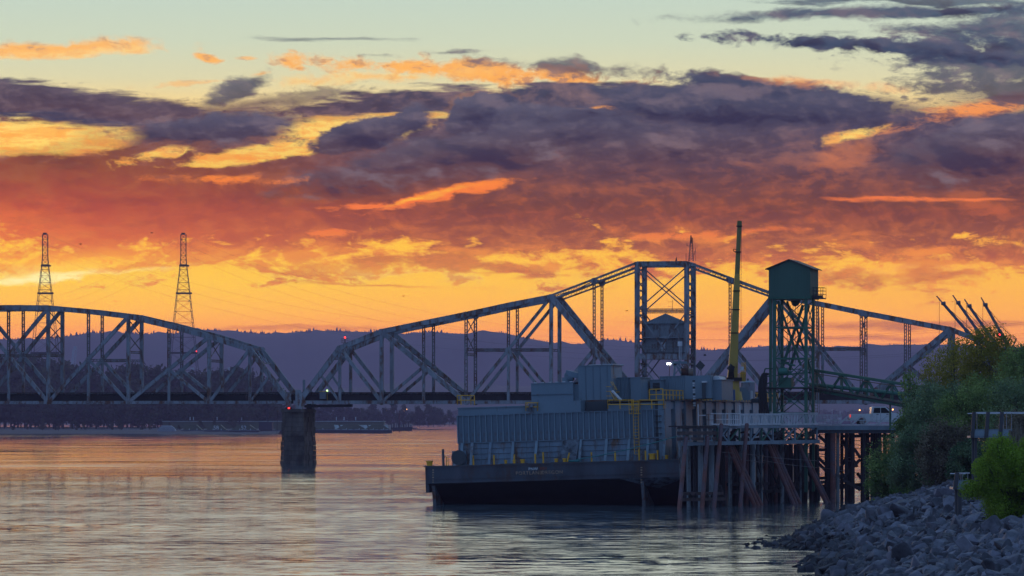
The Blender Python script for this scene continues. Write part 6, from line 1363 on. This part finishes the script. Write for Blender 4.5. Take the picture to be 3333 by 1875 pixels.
def rockmat():
    m = bpy.data.materials.new('riprap_stone'); m.use_nodes = True; nt = m.node_tree; L = nt.links.new; b = nt.nodes['Principled BSDF']; b.inputs['Roughness'].default_value = .8
    oi = nt.nodes.new('ShaderNodeObjectInfo'); g = nt.nodes.new('ShaderNodeNewGeometry'); tc = nt.nodes.new('ShaderNodeTexCoord'); n = nt.nodes.new('ShaderNodeTexNoise'); L(g.outputs['Position'], n.inputs[0]); n.inputs['Scale'].default_value = 1.1; n.inputs['Detail'].default_value = 7; n.inputs['Roughness'].default_value = .65
    ad = nt.nodes.new('ShaderNodeMath'); ad.operation = 'MULTIPLY_ADD'; L(g.outputs['Random Per Island'], ad.inputs[0]); ad.inputs[1].default_value = .25; L(n.outputs[0], ad.inputs[2])
    r = nt.nodes.new('ShaderNodeValToRGB'); L(ad.outputs[0], r.inputs[0]); e = r.color_ramp.elements
    e[0].position = .35; e[0].color = (.028,.028,.038,1); e[1].position = .88; e[1].color = (.21,.21,.26,1); x = e.new(.6); x.color = (.080,.086,.104,1)
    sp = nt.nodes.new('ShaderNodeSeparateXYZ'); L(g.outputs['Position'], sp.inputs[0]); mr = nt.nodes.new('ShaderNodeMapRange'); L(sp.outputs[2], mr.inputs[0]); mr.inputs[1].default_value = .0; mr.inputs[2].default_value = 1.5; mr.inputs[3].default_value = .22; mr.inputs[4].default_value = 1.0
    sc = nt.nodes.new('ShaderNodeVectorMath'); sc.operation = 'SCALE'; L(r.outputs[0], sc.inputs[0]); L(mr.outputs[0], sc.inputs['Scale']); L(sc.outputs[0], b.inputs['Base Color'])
    bp = nt.nodes.new('ShaderNodeBump'); bp.inputs['Strength'].default_value = .35; bp.inputs['Distance'].default_value = .05; n2 = nt.nodes.new('ShaderNodeTexNoise'); L(g.outputs['Position'], n2.inputs[0]); n2.inputs['Scale'].default_value = 9; n2.inputs['Detail'].default_value = 4; L(n2.outputs[0], bp.inputs['Height']); L(bp.outputs[0], b.inputs['Normal'])
    return m
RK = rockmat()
import bmesh
rockv = []
for k in range(14):
    g = np.random.default_rng(100+k); bm = bmesh.new(); sx, sy, sz = g.uniform(.42,.62), g.uniform(.32,.5), g.uniform(.24,.38)
    for _ in range(15):
        p = g.uniform(-1, 1, 3); p = p/np.max(np.abs(p))**.55; bm.verts.new((p[0]*sx, p[1]*sy, p[2]*sz))
    r_ = bmesh.ops.convex_hull(bm, input=bm.verts); bmesh.ops.delete(bm, geom=[v for v in bm.verts if not v.link_faces], context='VERTS')
    bmesh.ops.bevel(bm, geom=list(bm.edges), offset=.025, segments=1, affect='EDGES', clamp_overlap=True)
    me = bpy.data.meshes.new('stone'); bm.to_mesh(me); bm.free(); me.materials.append(RK)
    co = np.array([v.co[:] for v in me.vertices]); rockv.append((me, co, [tuple(p.vertices) for p in me.polygons]))
r5 = random.Random(17); rocks = []
Y = 96.0
while Y < 372:
    d = -1.6
    while d < (19 if Y < 260 else 15.5):
        yy = Y+r5.uniform(-.25,.25); dd = d+r5.uniform(-.24,.24); X = Xs(yy)+dd
        px_ = CX+F*X/yy
        if px_ < 3420 and dd > -1.2+r5.random()*.8:
            big = r5.random(); s = min(1.4, .50*math.exp(r5.gauss(0, .36)))
            if dd < .3: s *= .8
            z = gz(X, yy)+r5.uniform(-.16,.22)*s; py_ = HY-F*(z-CZ)/yy
            if py_ < 1960 and not (px_ > 3100 and yy > 225 and dd > 12): rocks.append((s*F/yy, X, yy, z, s, r5.randrange(14)))
        d += .48
    Y += .48
# outliers in the shallows off the tip
for k in range(26):
    yy = r5.uniform(248, 285); X = Xs(yy)-r5.uniform(.2, 2.6); rocks.append((1, X, yy, -.05, r5.uniform(.3,.7), r5.randrange(14)))
for k in range(14):
    yy = r5.uniform(205, 240); X = Xs(yy)-r5.uniform(.1, 1.2); rocks.append((1, X, yy, -.05, r5.uniform(.3,.8), r5.randrange(14)))
vis = [r for r in rocks if CX+F*r[1]/r[2] < 3340 and HY-F*(r[3]-CZ)/r[2] < 1880 and not (r[2] > 262 and r[1]-Xs(r[2]) > 5)]
vis.sort(key=lambda r: -r[0]); single = set(id(r) for r in vis[:290])
vv, ff, n0 = [], [], 0
for r in rocks:
    _, X, yy, z, s, k = r; E_ = Matrix.Rotation(r5.uniform(0, 6.28), 3, 'Z') @ Matrix.Rotation(R(-22)+r5.uniform(-.9,.9), 3, 'Y') @ Matrix.Rotation(r5.uniform(-.9,.9), 3, 'X')
    me, co, fc = rockv[k]
    if id(r) in single:
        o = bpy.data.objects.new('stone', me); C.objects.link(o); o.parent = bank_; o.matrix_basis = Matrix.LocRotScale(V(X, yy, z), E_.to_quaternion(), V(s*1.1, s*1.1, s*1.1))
    else:
        w = (co*s*1.1) @ np.array(E_.to_3x3()).T + np.array([X, yy, z]); vv.append(w); ff += [tuple(i+n0 for i in f) for f in fc]; n0 += len(w)
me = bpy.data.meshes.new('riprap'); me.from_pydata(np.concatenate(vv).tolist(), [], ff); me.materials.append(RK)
o = bpy.data.objects.new('riprap', me); C.objects.link(o); o.parent = bank_; o['kind'] = 'stuff'
# shrubs ------------------------------------------------------------------
lm = dict(dark=leafmat('dark_shrub_leaf', (.045,.095,.055), (.22,.31,.15), .8), mid=leafmat('mid_shrub_leaf', (.065,.13,.040), (.30,.40,.12), .8), dusk=leafmat('dusky_shrub_leaf', (.06,.06,.045), (.24,.21,.14), .9),
          lime=leafmat('lime_shrub_leaf', (.10,.19,.018), (.24,.37,.045), .9, .35), yel=leafmat('yellowing_leaf', (.11,.13,.025), (.42,.36,.06), .9, .4))
def shrub(px, ytop, ybase, wpx, Y, m, label, n=9000, leaf=.17, sparse=False, name='shrub', cat='shrub', seed=1, ground=None, depth=None):
    X = XY(px, Y); zt_ = ZY(ytop, Y); zg = gz(X, Y)-.15; hb_ = ZY(ybase, Y); w = wpx/F*Y/2; H = zt_-zg; z_lo = max(0.0, (hb_-zg))
    e = empty(name, (X, Y, zg), label, cat); dp = depth or w*.9
    def sh(g):
        while True:
            p = g.uniform(-1, 1, 3)
            if p@p < 1 and (p@p)**.5 > (.25 if not sparse else 0): break
        top = (z_lo+H)/2; hh = (H-z_lo)/2
        k = .92; return (p[0]*w*k, p[1]*dp*k, top+p[2]*hh*k, (g.uniform(.16,.34) if not sparse else g.uniform(.10,.26))*(w+hh)*.6)
    me = foliage_mesh('foliage', int(n*1.6), 70 if not sparse else 240, leaf, sh, seed, m=lm[m], updrift=.3); o = bpy.data.objects.new('foliage', me); C.objects.link(o); o.parent = e
    g = random.Random(seed); mb = MB()
    for k in range(9 if not sparse else 16):
        a = g.uniform(0, 6.28); q = g.uniform(.2, .85); p1 = V(X+math.cos(a)*w*q*.45, Y+math.sin(a)*dp*q*.45, zg+H*g.uniform(.35,.55)); p2 = V(X+math.cos(a)*w*q, Y+math.sin(a)*dp*q, zg+H*g.uniform(.65,.97))
        b0_ = V(X+g.uniform(-.15,.15), Y+g.uniform(-.15,.15), zg-.2); mb.cyl(b0_, p1, .07, .045, 5).cyl(p1, p2, .045, .012, 5)
        for _ in range(3): p3 = p1+(p2-p1)*g.uniform(.2,.8); mb.cyl(p3, p3+V(g.uniform(-1,1), g.uniform(-1,1), g.uniform(.2,1))*w*.35, .02, .006, 4)
    mb.build('branches', barkm, e); return e
shrub(2905,1420,1650,190,338,'mid','leftmost dark green shrub overhanging the water beside the trestle',11000,seed=1)
shrub(2990,1390,1690,230,322,'dark','broad dark green shrub rising straight from the riprap edge',14000,seed=2)
shrub(3085,1360,1640,240,308,'dusk','brownish dusky shrub above the riprap, left of the dark hollow',13000,seed=3)
shrub(3170,1440,1660,180,285,'dark','dark low shrub filling the hollow under the viewing platform',9000,seed=4)
shrub(3015,1290,1490,200,352,'mid','green shrub beside the pickup truck bonnet',10000,seed=5)
shrub(3065,1235,1470,250,344,'dark','tall dark shrub right of the conveyor foot',13000,seed=6)
shrub(3190,1215,1480,270,330,'mid','wide green shrub behind the railed viewing platform',14000,seed=7)
shrub(3335,1210,1600,300,312,'dark','dark shrub at the right edge behind the viewing platform',15000,seed=8)
shrub(3330,1330,1640,200,270,'dusk','dry dusky shrub at the right edge below the viewing platform',8000,seed=9)
shrub(3120,1090,1330,170,362,'yel','loose yellowing tree in front of the bridge end, left of the pair',3800,.17,True,'tree','tree',10)
shrub(3225,1050,1330,220,356,'yel','taller yellowing tree hiding the bridge end and crane feet',8500,.18,True,'tree','tree',11)
shrub(3060,1130,1340,150,366,'yel','loose olive tree above the tall dark shrub, leftmost of the yellowing trees',2600,.17,True,'tree','tree',19)
shrub(3330,1110,1330,190,350,'mid','green tree top at the right edge behind the crane feet',6500,.18,True,'tree','tree',12)
shrub(2960,1200,1330,70,360,'mid','thin sapling poking above the shrubs by the conveyor',500,.22,True,'sapling','sapling',13)
shrub(3302,1428,1705,350,206,'lime','bright lime green bush at the right edge on the riprap',46000,.10,seed=14,name='bush',cat='bush')
shrub(2880,1630,1690,110,334,'lime','small bright green bush at the water edge below the dark shrubs',3500,.10,seed=15,name='bush',cat='bush')
shrub(2945,1590,1650,110,330,'mid','low green bush between the small bright bush and the riprap',3500,.14,seed=16,name='bush',cat='bush')
shrub(2745,1742,1757,30,268,'lime','tiny bright weed tuft alone on the riprap',300,.07,seed=18,name='weed_tuft',cat='weed')
# dry stalks
e = empty('dry_grass', (XY(3300, 262), 262, 5), 'pale dry grass stalks right of the viewing platform', 'grass'); mb = MB(); g = random.Random(4)
for k in range(120): x = XY(g.uniform(3262, 3340), 262); y = 262+g.uniform(-.8,.8); z = gz(x, y)-.1; mb.cyl((x,y,z), (x+g.uniform(-.35,.5), y, ZY(g.uniform(1365,1420), 262)), .018, .006, 3)
mb.build('stalks', mat('dry_stalk', (.20,.18,.13), .9, var=.2), e)
# viewing platforms ----------------------------------------------------------
def lookout(x0, x1, ytop, ybot, Y, label, n=3, ext=0):
    a, b = XY(x0, Y), XY(x1, Y); zt_, zb_ = ZY(ytop, Y), ZY(ybot, Y); e = empty('viewing_platform', ((a+b)/2, Y, gz((a+b)/2, Y)), label, 'platform'); dp = 2.0
    MB().box(a-.05, b-.25, Y, Y+dp, zb_-.02, zb_+.10).build('floor', galv, e); MB().box(a, b-.3, Y-.03, Y, zb_+.1, zb_+.45).build('kick_panel', mat('platform_panel', (.19,.27,.33), .5, var=.1), e)
    MB().box(a+.1, b+ext, Y-.06, Y+.02, zt_-.06, zt_).build('top_rail', whitep, e); MB().box(a-.02, b+ext*.7, Y+dp-.06, Y+dp, zt_-.12, zt_-.06).build('rear_rail', whitep, e)
    for i in range(n): x = a+(b-a)*(i+.05)/n; MB().beam((x, Y-.05, zb_), (x+.12, Y-.05, zt_), .09, .24, (0,1,0)).build('raked_post', mat('dark_post', (.05,.055,.065), .6), e)
    for x in (a+.35, b-.62, b-.42, b-.1): MB().beam((x, Y+.03, zb_+.4), (x, Y+.03, zt_), .04, .05).build('rail_post', galv, e)
    MB().box(a+.15, b-.1, Y+.01, Y+.05, zb_+.46, zb_+.52).build('lower_rail', galv, e)
    for x in (a+.3, b-.5):
        for y in (Y+.3, Y+dp-.3): MB().cyl((x, y, gz(x, y)-.3), (x, y, zb_), .09, n=8).build('stilt', mat('dark_post', (.05,.055,.065)), e)
lookout(3162, 3298, 1341, 1424, 252, 'grey railed viewing platform standing out among the dark shrubs', 3, 1.4)
lookout(3106, 3156, 1538, 1592, 226, 'small pale railed frame half hidden by the bright lime bush', 1, 0)
